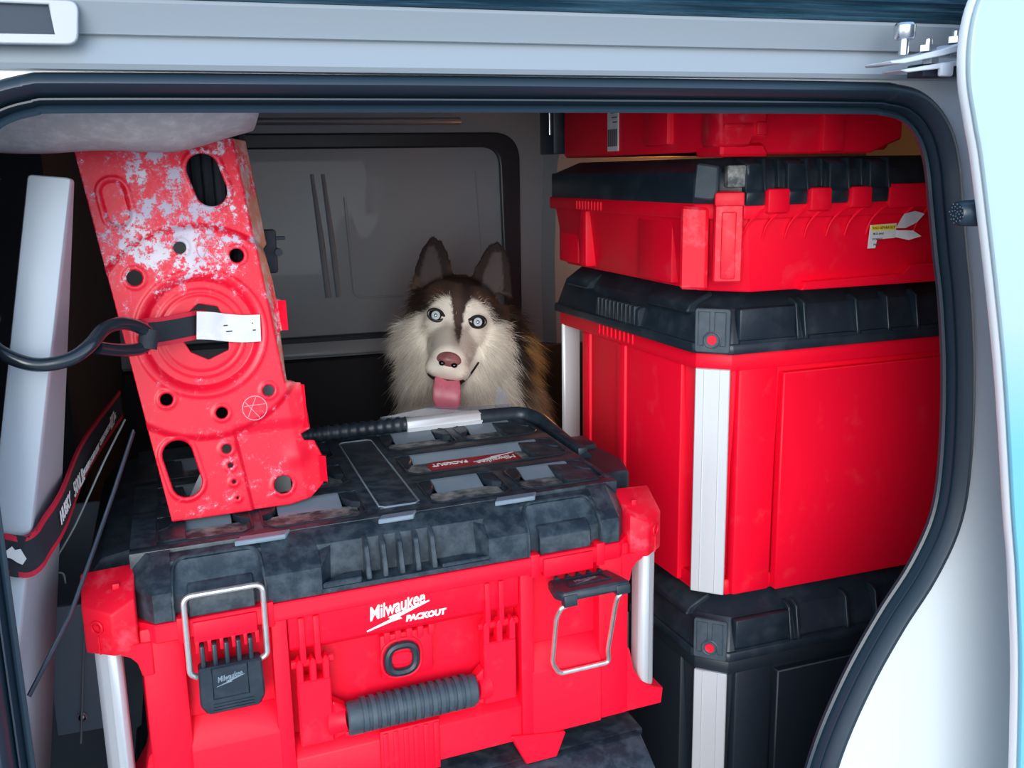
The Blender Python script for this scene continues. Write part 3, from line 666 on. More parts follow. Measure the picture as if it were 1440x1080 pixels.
for x0, x1 in ((-.003, .021), (.052, .077), (.108, .133), (.164, .189)):
    b.prism([(.02, .098), (-.005, .098), (-.006, .112), (-.0025, .115), (-.001, .143), (.02, .150)], x0, x1, 'x', bev=.001)
    b.prism([(.01, .114), (-.0085, .114), (-.0015, .148), (.01, .148)], x1 - .003, x1 + .0005, 'x', bev=.0006)
for x in (.040, .097, .152): b.prism([(.01, .117), (-.0045, .117), (.0, .147), (.01, .147)], x - .0015, x + .0015, 'x', bev=.0005)
sp_('lid', b, BLK)
q = MB().prism([(-.015, .106), (.008, .104), (.012, .108), (.013, .141), (-.012, .145), (-.014, .125)], -.0035, .012, 'y', bev=.002).xf(at(-.034, .026, 0, Matrix.Rotation(R(-46), 4, 'Z')))
sp_('lid_corner', q, GRIPM)
q = MB().box(-.012, .013, -.005, .01, .118, .142, .002).xf(at(-.009, .006, 0, Matrix.Rotation(R(-15), 4, 'Z'))); sp_('lid_scuff', q, BLKF)
st = MB().prism([(.168, .044), (.178, .044), (.180, .054), (.206, .055), (.207, .072), (.170, .071)], -.0012, .0005, 'y'); sto = sp_('torn_sticker', st, PAPER, lab='torn white and yellow sticker')
fl2 = MB().add([(.205, -.001, .056), (.222, -.006, .052), (.238, -.009, .056), (.228, -.005, .063), (.207, -.001, .064), (.206, -.001, .066), (.212, -.007, .083), (.226, -.009, .086), (.243, -.006, .082), (.234, -.004, .072), (.220, -.002, .066)], [(0, 1, 2, 3, 4), (5, 6, 7, 8, 9, 10)]); sp_('torn_flap', fl2, PAPER, sto, flat=True)
sp_('yellow_strip', MB().box(.1705, .2055, -.0016, -.001, .0645, .0705), YEL, sto)
tt = text_mb('SOLD SEPARATELY', .0042, sx=.92).xf(at(.188, -.0019, .0674, FRONT))
for i, s_ in enumerate(('48-22-8443', 'STORAGE', 'PACK')):
    q = text_mb(s_, .0034).xf(at(.181 - .001 * i, -.0015, .0605 - i * .0062, FRONT)); tt.add(q.v, q.f)
sp_('sticker_print', tt, PRINTD, sto)

# ------------------------------------------------------------------ topmost case, half hidden behind the door seal
TC = thing('upper_case', (.57, .22, 1.511), 'dark-lit red case with a latch block, topmost of the right-hand stack', 'tool case', BA)
def tp_(n, b, m, p=None, lab=None, **k):
    o = build(n, b, m, p or TC, (0, 0, 0), 0, **k)
    if lab: o['label'] = lab
    return o
b = MB()
b.prism(sq(-.036, .215, .012, .445, .020, .02), .006, .16, 'z', bev=.004)
b.prism([(-.03, .002), (.17, .002), (.215, .018), (.215, .16), (-.03, .16)], .008, .04, 'y', bev=.002)
b.prism([(-.036, .0), (.026, .0), (.018, .014), (-.036, .014)], -.004, .05, 'y', bev=.003)
b.box(.10, .13, .003, .03, .004, .16, .003)
b.box(-.045, -.02, .10, .16, .015, .16, .004)
tp_('body', b, RED)
b = MB().prism([(-.042, .014), (-.038, .010), (-.004, .010), (.000, .018), (.018, .018), (.018, .08), (-.042, .08)], -.010, .03, 'y', bev=.003); b.box(.002, .015, -.014, 0, .022, .036, .002); b.box(-.038, -.002, -.0125, 0, .030, .034, .001)
tp_('latch_block', b, REDD)
tp_('edge_strip', MB().box(-.05, -.03, .43, .485, .012, .16, .002), BLK)
tp_('hinge_pin', MB().tube([(-.052, .44, .04), (-.052, .44, .10)], .0018, 8), STEEL)
q = MB().box(-.0375, -.035, .243, .274, .012, .16); so = tp_('barcode_sticker', q, PAPER, lab='white barcode sticker')
q = MB()
for k in range(14):
    y = .2455 + k * .002; q.box(-.0379, -.0372, y, y + (.0007 if k % 3 else .0013), .018, .040)
for k in range(5): q.box(-.0379, -.0372, .246, .246 + .012 + .003 * (k % 3), .048 + k * .006, .0495 + k * .006)
tp_('barcode', q, PRINTD, so)

# ================================================================== left side: felt lining, white upright, racking panels
pts = []
prof_ = [(.045, 1.60), (.06, 1.575), (.085, 1.548), (.11, 1.530), (.135, 1.5225), (.165, 1.5215), (.192, 1.526), (.205, 1.530)]
v = []; f = []
def edge(i, t):   # the flap tapers away towards its right end
    return t
NX = 26
for j in range(NX + 1):
    x = -.30 + j * (.345 / NX)
    lift = max(0, (x - (-.03)) / .085); lift = lift ** 1.6
    for (y, z) in prof_:
        k = max(0, (1.60 - z) / .08)
        v.append((x + .02 * lift * (1 - k), y, z + .020 * lift * k + .0012 * math.sin(x * 60)))
P_ = len(prof_)
for j in range(NX):
    for k in range(P_ - 1): f.append((j * P_ + k, (j + 1) * P_ + k, (j + 1) * P_ + k + 1, j * P_ + k + 1))
fb = MB().add(v, f); fl_o = build('felt_lining', fb, FELT, ang=80)
sm = fl_o.modifiers.new('t', 'SOLIDIFY'); sm.thickness = .004; sm.offset = 1
tag(fl_o, 'grey felt roof lining hanging over the top of the red bracket', 'lining')

# white box-section upright: front and inner faces traced in two heights, leaning towards the sill
def loft4(bot, top, bev=.002):
    bt = bmesh.new(); v0 = [bt.verts.new(p) for p in bot]; v1 = [bt.verts.new(p) for p in top]
    bt.faces.new(v0); bt.faces.new(v1[::-1])
    for i in range(4): bt.faces.new((v0[i], v1[i], v1[(i + 1) % 4], v0[(i + 1) % 4]))
    bmesh.ops.recalc_face_normals(bt, faces=bt.faces[:]); bmesh.ops.bevel(bt, geom=bt.edges[:], offset=bev, segments=2, profile=.5, affect='EDGES')
    return MB().bm(bt)
UP = loft4([(-.2671, .0322, .80), (-.2384, .0328, .80), (-.2120, .2526, .80), (-.262, .2526, .80)], [(-.1332, .125, 1.5039), (-.1012, .125, 1.5005), (-.1026, .160, 1.4994), (-.1332, .160, 1.503)], .003)
up = build('upright', UP, WHT2); tag(up, 'white metal upright leaning at the far left, with the strap round it', 'upright')

# slate racking panels in the dark corner between upright and tool box
rk = thing('racking_panel', (-.24, .55, FL), 'slate grey racking panel with a bolted clip behind the white upright', 'racking')
def rp_(n, b, m, p=None): return build(n, b, m, p or rk, (.24, -.55, -FL))
rp_('back_sheet', MB().box(-.42, -.128, .53, .536, FL, 1.10, .001), PANEL)
L1 = [(-0.1676, 0.055, 1.0919), (-0.1374, 0.1, 1.1369), (-0.1163, 0.14, 1.1834), (-0.1002, 0.175, 1.2201), (-0.0804, 0.205, 1.2686)]
L2 = [(-0.1595, 0.235, 1.1131), (-0.1609, 0.235, 1.1237), (-0.1705, 0.235, 1.1296), (-0.1474, 0.25, 1.1652), (-0.118, 0.28, 1.2192), (-0.0965, 0.31, 1.2545)]
rp_('folded_edge', MB().tube(smooth_path(L1, 4), .0005, 6), PANELD)
sh = MB(); lo_ = [(x + .001, y + .004, z - .004) for x, y, z in L1]
sh.add(L1 + lo_, [(i, i + 1, i + 6, i + 5) for i in range(4)])
so_ = rp_('side_sheet', sh, PANELD); s2 = so_.modifiers.new('t', 'SOLIDIFY'); s2.thickness = .0015
rp_('lipped_edge', MB().tube(smooth_path(L2, 4), .0010, 6), GREYM)
rp_('clip_plate', MB().box(-.196, -.133, .300, .306, .915, 1.062, .002), PANEL)
rp_('wire_stay', MB().tube([(-.1535, .290, 1.0511), (-.1614, .290, .9939), (-.1722, .290, .9083)], .0011, 6), GREYM)
for x, z in ((-.1688, .9354), (-.189, 1.075)): rp_('bolt', MB().cyl((x, .299, z), (0, -1, 0), .0055, .004, 6).sph((x, .294, z), (.004, .002, .004), 10, 6), STEEL)

# ------------------------------------------------------------------ red bracket leaning on the tool box
bo_ = Vector((-.055, .215, 1.1705)); ub = Vector((math.cos(R(8.3)), math.sin(R(8.3)), 0)); bk_ = Vector((-ub.y, ub.x, 0)); tl = R(5)
vb = bk_ * math.sin(tl) + Vector((0, 0, 1)) * math.cos(tl); nb = ub.cross(vb)      # nb points away from the plate face's back? (towards -y)
OUT = [(0, 0), (.117, -.002), (.139, .002), (.154, .013), (.155, .044), (.148, .060), (.137, .062), (.1335, .069), (.145, .073), (.138, .122), (.130, .124), (.122, .127), (.121, .176), (.129, .177), (.128, .207), (.121, .209), (.119, .228), (.1125, .259), (.118, .264), (.110, .34), (.1065, .366), (-.052, .366)]
def sd_poly(U, V, P):
    P = np.array(P, float); n = len(P); d = np.full(U.shape, 1e9); ins = np.zeros(U.shape, bool)
    for i in range(n):
        a, b = P[i], P[(i + 1) % n]; e = b - a; wx, wy = U - a[0], V - a[1]
        t = np.clip((wx * e[0] + wy * e[1]) / (e @ e), 0, 1); d = np.minimum(d, (wx - t * e[0]) ** 2 + (wy - t * e[1]) ** 2)
        c = ((a[1] <= V) & (b[1] > V)) | ((b[1] <= V) & (a[1] > V))
        with np.errstate(divide='ignore', invalid='ignore'):
            xi = a[0] + (V - a[1]) / (b[1] - a[1] if b[1] != a[1] else 1e-9) * e[0]
        ins ^= c & (U < xi)
    d = np.sqrt(d); return np.where(ins, d, -d)
def sd_caps(U, V, a, b, r):
    a = np.array(a); b = np.array(b); e = b - a; wx, wy = U - a[0], V - a[1]; t = np.clip((wx * e[0] + wy * e[1]) / max(e @ e, 1e-12), 0, 1)
    return np.hypot(wx - t * e[0], wy - t * e[1]) - r
CIRC = [((.032, .264), .0062), ((-.011, .238), .0076), ((.084, .254), .0072), ((.006, .121), .0062), ((.056, .102), .0060), ((.103, .119), .0060), ((.058, .065), .0050), ((.060, .048), .0030), ((.062, .031), .0022), ((.064, .014), .0016), ((.111, .020), .0098)]
HEX = [(.028, .196), (.044, .210), (.062, .206), (.070, .185), (.069, .163), (.049, .155), (.033, .164), (.025, .180)]
def sdf(U, V):
    d = sd_poly(U, V, OUT)
    for c, r in CIRC: d = np.minimum(d, np.hypot(U - c[0], V - c[1]) - r)
    d = np.minimum(d, -sd_poly(U, V, HEX))
    d = np.minimum(d, sd_caps(U, V, (.0605, .337), (.0665, .317), .0155)); d = np.minimum(d, sd_caps(U, V, (.0115, .0655), (.0175, .0365), .0145))
    return d
st_ = lambda a, b, x: (lambda t: t * t * (3 - 2 * t))(np.clip((x - a) / (b - a), 0, 1))
def relief(U, V):
    r = np.hypot(U - .045, V - .181)
    h = .0045 * (1 - st_(.098, .106, r)) - .0055 * (1 - st_(.050, .057, r)) + .0016 * np.exp(-((r - .060) / .0025) ** 2) + .0014 * np.exp(-((r - .041) / .0022) ** 2) + .002 * (1 - st_(.034, .040, r))
    e = sd_caps(U, V, (-.0215, .317), (-.0185, .297), .0)
    h += -.003 * (1 - st_(.009, .0125, e)) + .0012 * np.exp(-((e - .0135) / .0015) ** 2)
    cr = .090 + (.367 - V) * (.034 / .284); fl = np.clip(U - cr, 0, None)
    h -= 1.3 * fl * (V > .124) + .35 * fl * (V <= .124)
    s = U - (.066 + (.085 - V) * .14); h -= .0035 * st_(-.003, .003, s) * (1 - st_(.075, .09, V)) 
    h += .0025 * np.exp(-(((U - .128) / .012) ** 2 + ((V - .048) / .010) ** 2))
    for c, q in CIRC: h += .0012 * np.exp(-((np.hypot(U - c[0], V - c[1]) - q - .0016) / .0018) ** 2)
    for L in (((.0605, .337), (.0665, .317), .0155), ((.0115, .0655), (.0175, .0365), .0145)): h += .0016 * np.exp(-((sd_caps(U, V, *L) - .002) / .002) ** 2)
    return h
du = .0011; us = np.arange(-.058, .160, du); vs = np.arange(-.004, .378, du)
U, V = np.meshgrid(us, vs); D = sdf(U, V); keep = D > -du * .75
Uc, Vc = (U[:-1, :-1] + du / 2), (V[:-1, :-1] + du / 2); fk = sdf(Uc, Vc) > 0
gx = (sdf(U + 1e-5, V) - D) / 1e-5; gy = (sdf(U, V + 1e-5) - D) / 1e-5
near = np.abs(D) < du * .8; edgev = np.zeros_like(near); cnt = np.zeros(U.shape)
cnt[:-1, :-1] += fk; cnt[1:, :-1] += fk; cnt[:-1, 1:] += fk; cnt[1:, 1:] += fk
bd = (cnt > 0) & (cnt < 4) & near
U2 = np.where(bd, U - D * gx, U); V2 = np.where(bd, V - D * gy, V); Hh = relief(U2, V2)
idx = -np.ones(U.shape, int); used = cnt > 0; idx[used] = np.arange(used.sum())
jj, ii = np.nonzero(fk)
faces = np.stack([idx[jj, ii], idx[jj, ii + 1], idx[jj + 1, ii + 1], idx[jj + 1, ii]], 1)
uu, vv_, hh = U2[used], V2[used], Hh[used]
co = np.outer(uu, np.array(ub)) + np.outer(vv_, np.array(vb)) + np.outer(hh, np.array(nb))
me = bpy.data.meshes.new('bracket_plate'); me.from_pydata(co.tolist(), [], faces.tolist())
cr = .090 + (.367 - vv_) * (.034 / .284)
rr = np.hypot(uu - .045, vv_ - .181)
wear = -.02 + .48 * st_(.19, .28, vv_) + .18 * (1 - st_(.02, .07, np.abs(uu - .03))) * st_(.2, .3, vv_) - .35 * (1 - st_(.028, .058, rr)) * (vv_ < .30) + .22 * np.exp(-((uu - .098) / .02) ** 2 - ((vv_ - .045) / .03) ** 2)
wear -= .30 * np.exp(-((uu + .028) / .02) ** 2 - ((vv_ - .345) / .03) ** 2) + .35 * np.exp(-((uu - cr + .007) / .004) ** 2)
wear += .35 * np.exp(-((uu - .02) / .045) ** 2 - ((vv_ - .262) / .025) ** 2) + .10 * np.exp(-((uu - .03) / .05) ** 2 - ((vv_ - .01) / .008) ** 2)
flange = st_(.0, .003, uu - cr) * st_(.11, .14, vv_)
wear = np.where(flange > .5, .60, wear)
for nm, arr in (('wear', wear), ('flange', flange)):
    a = me.attributes.new(nm, 'FLOAT', 'POINT'); a.data.foreach_set('value', arr.astype(np.float32))
me.polygons.foreach_set('use_smooth', [True] * len(me.polygons)); me.update()
def bracket_mat():
    m = bpy.data.materials.new('chipped_red_paint'); m.use_nodes = True; n = m.node_tree; p = n.nodes['Principled BSDF']; L = n.links.new
    t = n.nodes.new('ShaderNodeTexCoord')
    def noise(s, d, r=.6):
        x = n.nodes.new('ShaderNodeTexNoise'); x.inputs['Scale'].default_value = s; x.inputs['Detail'].default_value = d; x.inputs['Roughness'].default_value = r; L(t.outputs['Object'], x.inputs['Vector']); return x.outputs['Fac']
    def math_(op, a, b, c=None):
        x = n.nodes.new('ShaderNodeMath'); x.operation = op
        for i, q in enumerate((a, b, c)):
            if q is None: continue
            if isinstance(q, (int, float)): x.inputs[i].default_value = q
            else: L(q, x.inputs[i])
        return x.outputs[0]
    wa = n.nodes.new('ShaderNodeAttribute'); wa.attribute_name = 'wear'; fa = n.nodes.new('ShaderNodeAttribute'); fa.attribute_name = 'flange'
    n1 = noise(62, 12, .80); n2 = noise(260, 5, .7)
    s = math_('ADD', math_('MULTIPLY', n1, 1.0), math_('MULTIPLY', n2, .28))
    s = math_('ADD', s, math_('MULTIPLY', wa.outputs['Fac'], .20))
    def rng(x, a, b):
        r = n.nodes.new('ShaderNodeMapRange'); r.interpolation_type = 'SMOOTHSTEP'; r.inputs[1].default_value = a; r.inputs[2].default_value = b; L(x, r.inputs[0]); return r.outputs[0]
    def mix(f_, a, b):
        x = n.nodes.new('ShaderNodeMix'); x.data_type = 'RGBA'; L(f_, x.inputs[0])
        for q, i in ((a, 6), (b, 7)):
            if isinstance(q, tuple): x.inputs[i].default_value = (*q, 1)
            else: L(q, x.inputs[i])
        return x.outputs[2]
    pink = mix(rng(s, .68, .80), (.78, .004, .03), (.78, .10, .16))
    lil = mix(rng(noise(14, 2), .4, .6), (.50, .46, .60), (.72, .68, .76))
    col = mix(rng(s, .775, .795), pink, lil)
    fl_c = mix(rng(noise(50, 6), .42, .62), (.50, .22, .16), (.62, .45, .44))
    col = mix(math_('MULTIPLY', fa.outputs['Fac'], rng(noise(22, 5), .38, .55)), col, fl_c)
    L(col, p.inputs['Base Color']); p.inputs['Roughness'].default_value = .38
    b_ = n.nodes.new('ShaderNodeBump'); b_.inputs['Strength'].default_value = .35; b_.inputs['Distance'].default_value = .0006; b_.invert = True
    L(rng(s, .77, .80), b_.inputs['Height']); L(b_.outputs[0], p.inputs['Normal'])
    return m
me.materials.append(bracket_mat())
bt = thing('steel_bracket', bo_, 'worn red pressed-steel bracket with slots and chipped paint, leaning on the tool box lid', 'bracket')
po_ = bpy.data.objects.new('bracket_plate', me); COL.objects.link(po_); po_.parent = bt
sm = po_.modifiers.new('t', 'SOLIDIFY'); sm.thickness = .0022; sm.offset = 0
def bpt(u, v, h=0): return bo_ + ub * u + vb * v + nb * h
# folded tabs on its right edge
for u, v0, v1 in ((.1225, .177, .207), (.134, .075, .120), (.150, .016, .043)):
    tb = MB(); q = [bpt(u, v0, -.012), bpt(u + .007, v0, -.002), bpt(u + .007, v1, -.002), bpt(u, v1, -.012)]
    w = [p - nb * .016 - ub * .003 for p in q]
    tb.add(q + w, [(0, 1, 2, 3), (7, 6, 5, 4), (0, 4, 5, 1), (1, 5, 6, 2), (2, 6, 7, 3), (3, 7, 4, 0)])
    build('side_tab', tb, RED, bt, tuple(-bo_))
SCRIBE = mat('scratched_pink_paint', (.80, .34, .42), .6)
# scribed marks scratched in the paint
for cu_, cv_, r_ in ((.088, .103, .012), (.060, .262, .013)):
    sc = MB()
    sc.tube([bpt(cu_ + r_ * math.cos(a), cv_ + r_ * math.sin(a), .0063) for a in np.linspace(0, 6.283, 22, False)], .0005, 4, closed=True)
    for k in range(3): sc.tube([bpt(cu_ + r_ * .9 * math.cos(a), cv_ + r_ * .9 * math.sin(a), .0063) for a in (k * 1.1 + .3, k * 1.1 + .3 + 2.6)], .0004, 4)
    build('scribed_mark', sc, SCRIBE, bt, tuple(-bo_))


# grey sheet leaning behind the bracket, seen through its lower holes
gs = MB(); q = [Vector((-.044, .262, 1.1685)), Vector((.065, .278, 1.1685)), Vector((.060, .300, 1.30)), Vector((.030, .296, 1.30)), ]
w = [p + Vector((0, .004, 0)) for p in q]
gs.add(q + w, [(0, 1, 2, 3), (7, 6, 5, 4), (0, 4, 5, 1), (1, 5, 6, 2), (2, 6, 7, 3), (3, 7, 4, 0)])
tag(build('steel_sheet', gs, GREYM), 'small grey steel sheet standing behind the red bracket, seen through its holes', 'sheet')
# black ratchet body hanging behind the bracket's upper slot
rt = thing('ratchet_body', (.07, .30, 1.40), 'black ratchet with folded webbing showing through the bracket upper slot', 'ratchet')
b = MB()
for k in range(6): b.tube([(-.016 + k * .011, .292, 1.40), (-.017 + k * .011, .292, 1.56)], .0058, 8)
build('webbing_bundle', b, WEB, rt, (-.07, -.30, -1.40))
b = MB().box(.030, .068, .296, .31, 1.400, 1.445, .003); b.box(.060, .077, .298, .305, 1.434, 1.4375, .001); b.cyl((.069, .3, 1.422), (0, -1, 0), .004, .012, 10)
build('ratchet_frame', b, DARK, rt, (-.07, -.30, -1.40))

# ------------------------------------------------------------------ hook and short strap holding the bracket to the upright
hk = thing('hook_strap', bpt(-.03, .185, .03), 'black coated hook on a red-edged strap tying the bracket to the white upright', 'strap')
ho = tuple(-hk.location)
yh = [Vector(p) for p in ((-.1710, .128, 1.3900), (-.1700, .100, 1.3835), (-.1640, .080, 1.3735), (-.1479, .075, 1.3629), (-.1308, .075, 1.3582), (-.1100, .078, 1.3612), (-.0959, .088, 1.3700), (-.0871, .105, 1.3790), (-.0755, .120, 1.3810), (-.0640, .135, 1.3760), (-.0555, .145, 1.3670), (-.0575, .145, 1.3590), (-.0640, .138, 1.3555), (-.0784, .120, 1.3585), (-.0930, .100, 1.3650))]
build('hook', MB().tube(smooth_path(yh, 5), .0056, 12), HOOKM, hk, ho)
wp = [Vector((-.0560, .143, 1.3630)), bpt(-.012, .187, .0295), bpt(.006, .187, .020), bpt(.024, .1885, .015), bpt(.040, .190, .008), bpt(.052, .1905, -.012)]
wps = smooth_path(wp, 5)
wb = build('webbing', MB().ribbon(wps, vb, .024, .0009), WEB, hk, ho)
eg = MB()
for s in (-1, 1): eg.ribbon([p + vb * s * .0115 + nb * .0006 for p in wps], vb, .004, .0012)
build('webbing_edges', eg, WEBR, wb, ho)
lp_ = MB().tube([Vector((-.0575, .1425, 1.3545)), Vector((-.0545, .1455, 1.3710))], .0080, 12); build('webbing_loop', lp_, WEB, wb, ho)
tg = MB(); tpts = [bpt(.039, .190, .0165), bpt(.052, .1885, .0175), bpt(.066, .1855, .0135), bpt(.082, .183, .012), bpt(.100, .182, .0085)]
tg.ribbon(smooth_path(tpts, 4), (vb + ub * .12), .0265, .0004); tgo = build('care_label', tg, PAPER, hk, ho)
tgo['label'] = 'creased white label tag'
pr = MB()
for k, (u, v, w_) in enumerate(((.080, .186, .004), (.080, .181, .003), (.088, .187, .005), (.092, .180, .003), (.064, .187, .004), (.066, .181, .006))):
    q = [bpt(u, v, .0155 - (u - .06) * .15), bpt(u + w_, v, .0155 - (u + w_ - .06) * .15), bpt(u + w_, v + .0012, .0155 - (u + w_ - .06) * .15), bpt(u, v + .0012, .0155 - (u - .06) * .15)]
    pr.add(q, [(0, 1, 2, 3)])
build('label_print', pr, PRINTD, tgo, ho)

# ------------------------------------------------------------------ long printed tie-down strap round the upright
ts = thing('tie_down_strap', (-.18, .07, 1.18), 'black tie-down strap with red edges and white lettering, round the foot of the upright', 'strap')
to_ = tuple(-ts.location)
sp0 = [Vector((-.24, .080, 1.212)), Vector((-.1795, .0775, 1.2064)), Vector((-.1620, .0795, 1.2010)), Vector((-.1530, .088, 1.2030)), Vector((-.1485, .105, 1.2075)), Vector((-.1400, .150, 1.2160)), Vector((-.1370, .30, 1.2231)), Vector((-.1215, .55, 1.2197))]
sps = smooth_path(sp0, 6)
sd_ = [Vector((0, 0, 1))] * len(sps)
wbo = build('webbing', MB().ribbon(sps, sd_, .034, .0008), WEB, ts, to_)
eg = MB()
for s in (-1, 1): eg.ribbon([p + Vector((0, 0, s * .0155)) for p in sps], sd_, .0045, .0012)
build('webbing_edges', eg, WEBR, wbo, to_)
def on_strap(p, d, scale_txt):
    d = d.normalized(); up_ = (Vector((0, 0, 1)) - d * d.z).normalized(); n_ = d.cross(up_)
    return Matrix.Translation(p + n_ * .0013) @ Matrix((d, up_, n_)).transposed().to_4x4()
d_ = sp0[7] - sp0[4]
pt = MB()
for txt, t, sz in (('500LB.', .19, .020), ('WORKING LOAD LIMIT', .38, .009), ('CHARGE UTILE MAX', .64, .009), ('227', .78, .021), ('KG', .835, .010)):
    p = sp0[5].lerp(sp0[7], t) if t > .0 else sp0[5]
    q = text_mb(txt, sz, .0002).xf(on_strap(p, d_, 1)); pt.add(q.v, q.f)
dh = sp0[6] - sp0[4]; q = text_mb('HUSKY', .0165, .0006, sx=.9).xf(Matrix.Translation((.0012, 0, 0)) @ on_strap(Vector((-.1405, .150, 1.2160)), dh, 1)); pt.add(q.v, q.f)
dog_mark = [(-.016, -.001), (-.0135, .005), (-.006, .0065), (-.001, .010), (.001, .006), (.006, .0065), (.008, .001), (.010, -.004), (.006, -.0095), (.002, -.007), (-.003, -.002), (-.009, .0005), (-.012, -.002), (-.006, -.005), (-.009, -.0065), (-.015, -.005)]
q = MB().prism(dog_mark, -.0002, .0002, 'z').xf(at(-.1685, .0758, 1.2040, FRONT @ Matrix.Scale(.85, 4))); pt.add(q.v, q.f)
tag(build('strap_print', pt, PRINT, wbo, to_), kind='stuff')

# clear plastic sleeve lying behind the pull handle
def film_mat():
    m = bpy.data.materials.new('clear_film'); m.use_nodes = True; p = m.node_tree.nodes['Principled BSDF']
    p.inputs['Base Color'].default_value = (.30, .36, .45, 1); p.inputs['Roughness'].default_value = .15; p.inputs['Transmission Weight'].default_value = .0; p.inputs['Alpha'].default_value = .30
    return m
FILM = film_mat()
fm = MB().add([(.205, .560, 1.145), (.405, .560, 1.158), (.41, .585, 1.166), (.335, .582, 1.168), (.285, .583, 1.173), (.277, .580, 1.172), (.213, .585, 1.163)], [(0, 1, 2, 3, 4, 5, 6)])
fo_ = build('plastic_sleeve', fm, FILM, flat=True); s3 = fo_.modifiers.new('t', 'SOLIDIFY'); s3.thickness = .0006
tag(fo_, 'clear plastic sleeve lying along the back of the tool box lid, below the tongue', 'sleeve')
fm = MB().add([(.385, .60, 1.13), (.415, .60, 1.13), (.412, .63, 1.172), (.402, .635, 1.184), (.395, .63, 1.174)], [(0, 1, 2, 3, 4)])
fo_ = build('plastic_strip', fm, FILM, flat=True); s3 = fo_.modifiers.new('t', 'SOLIDIFY'); s3.thickness = .0006
tag(fo_, 'upright strip of clear plastic against the dog chest fur', 'strip')

# ================================================================== the dog
pxs = (642, 448)
dE = CF + CR * ((pxs[0] - 720) / 1375) - CU * ((pxs[1] - 540) / 1375)
EYE = CAM + dE * ((.80 - CAM.y) / dE.y)                       # midpoint between the eyes
hy = -dE.normalized(); r0 = (CR - hy * CR.dot(hy)).normalized(); u0 = r0.cross(-hy).normalized()
th = R(10.7); hx = r0 * math.cos(th) - u0 * math.sin(th); hz = u0 * math.cos(th) + r0 * math.sin(th)
HM = Matrix((hx, hy, hz)).transposed().to_4x4(); HM.translation = EYE          # head frame, metres; +y out of the face
def H(x, y, z): return HM @ Vector((x / 1000, y / 1000, z / 1000))
DB = Vector((.50, .98, FL))
dog = thing('dog', DB, 'brown and cream husky with pale blue eyes and pink tongue out, behind the tool box', 'dog')
do = tuple(-DB)
parts = MB()
def ell(c, r, local=True, seg=28, ring=18):
    q = MB().sph((0, 0, 0), tuple(k / 1000 for k in r), seg, ring); M_ = HM @ Matrix.Translation(Vector(c) / 1000) if local else Matrix.Translation(c)
    q.xf(M_); parts.add(q.v, q.f)
def cone(a, b, ra, rb, local=True, n=7):
    A_, B_ = (H(*a), H(*b)) if local else (Vector(a), Vector(b)); ra, rb = (ra / 1000, rb / 1000) if local else (ra, rb)
    pts = [A_.lerp(B_, k / n) for k in range(n + 1)]; rad = [ra + (rb - ra) * k / n for k in range(n + 1)]
    parts.tube(pts, rad, 20)
    for p, r in ((A_, ra), (B_, rb)):
        q = MB().sph(tuple(p), r, 20, 14); parts.add(q.v, q.f)
ell((0, -58, 14), (72, 78, 58)); ell((0, -16, -14), (54, 42, 46)); ell((0, -20, 22), (50, 40, 30))
cone((0, 6, -42), (0, 74, -66), 38, 29); ell((0, 70, -76), (31, 24, 22)); ell((17, 66, -80), (19, 26, 17)); ell((-17, 66, -80), (19, 26, 17))
cone((4, -10, -84), (4, 48, -112), 30, 15)
ell((-44, -50, -44), (40, 46, 54)); ell((52, -48, -42), (42, 46, 58))
ell((-26, -60, -84), (42, 50, 50)); ell((40, -56, -88), (44, 52, 50))
ell((38, -140, -62), (92, 82, 104)); cone((30, -120, -70), (70, -190, -230), 95, 120)
# ears: cupped leaves
def ear(base, tip, hw, w):
    n_ = 7; rings = []
    B_ = Vector(base); T_ = Vector(tip); ax = (T_ - B_); W_ = Vector(w).normalized(); nn = ax.normalized().cross(W_); 
    if nn.y < 0: nn = -nn
    v = []; f = []; K = 18
    for i in range(n_ + 1):
        t = i / n_; c = B_.lerp(T_, t) + nn * (-10 * math.sin(t * math.pi * .5)) 
        wd = hw * math.sqrt(max(0, 1 - t ** 2.1)) * (1 - .22 * t) + 3.0; tk = 17 * (1 - t) + 6
        for k in range(K):
            a = 2 * math.pi * k / K; s_ = math.sin(a)
            off = (-.12 if s_ > 0 else 1.0) * s_ * tk
            p = c + W_ * (wd * math.cos(a)) + nn * off
            v.append(H(*p))
    for i in range(n_):
        for k in range(K): f.append((i * K + k, i * K + (k + 1) % K, (i + 1) * K + (k + 1) % K, (i + 1) * K + k))
    f += [tuple(range(K))[::-1], tuple(n_ * K + k for k in range(K))]
    parts.add(v, f)
ear((-50, -52, 48), (-66, -44, 128), 36, (-69, 0, -37)); ear((50, -52, 58), (47, -44, 141), 37, (75, 0, -15))
# trunk, legs and tail (sitting behind the tool box)
def well(c, r): ell(c, tuple(k * 1000 for k in r), False)
well((.46, .97, 1.00), (.115, .13, .17)); well((.52, 1.03, .90), (.115, .15, .16)); well((.60, 1.10, .79), (.13, .15, .15))
cone((.42, .93, .98), (.40, .89, .80), .052, .034, False); cone((.40, .89, .80), (.395, .875, .65), .034, .027, False); well((.395, .86, .642), (.032, .048, .022))
cone((.51, .92, .96), (.50, .885, .80), .052, .034, False); cone((.50, .885, .80), (.495, .872, .65), .034, .027, False); well((.495, .858, .642), (.032, .048, .022))
cone((.52, 1.06, .76), (.47, .97, .74), .085, .055, False); cone((.47, .97, .74), (.475, 1.07, .67), .045, .028, False); well((.455, .99, .643), (.030, .058, .022))
cone((.70, 1.04, .76), (.68, .95, .74), .085, .055, False); cone((.68, .95, .74), (.69, 1.05, .67), .045, .028, False); well((.67, .97, .643), (.030, .058, .022))
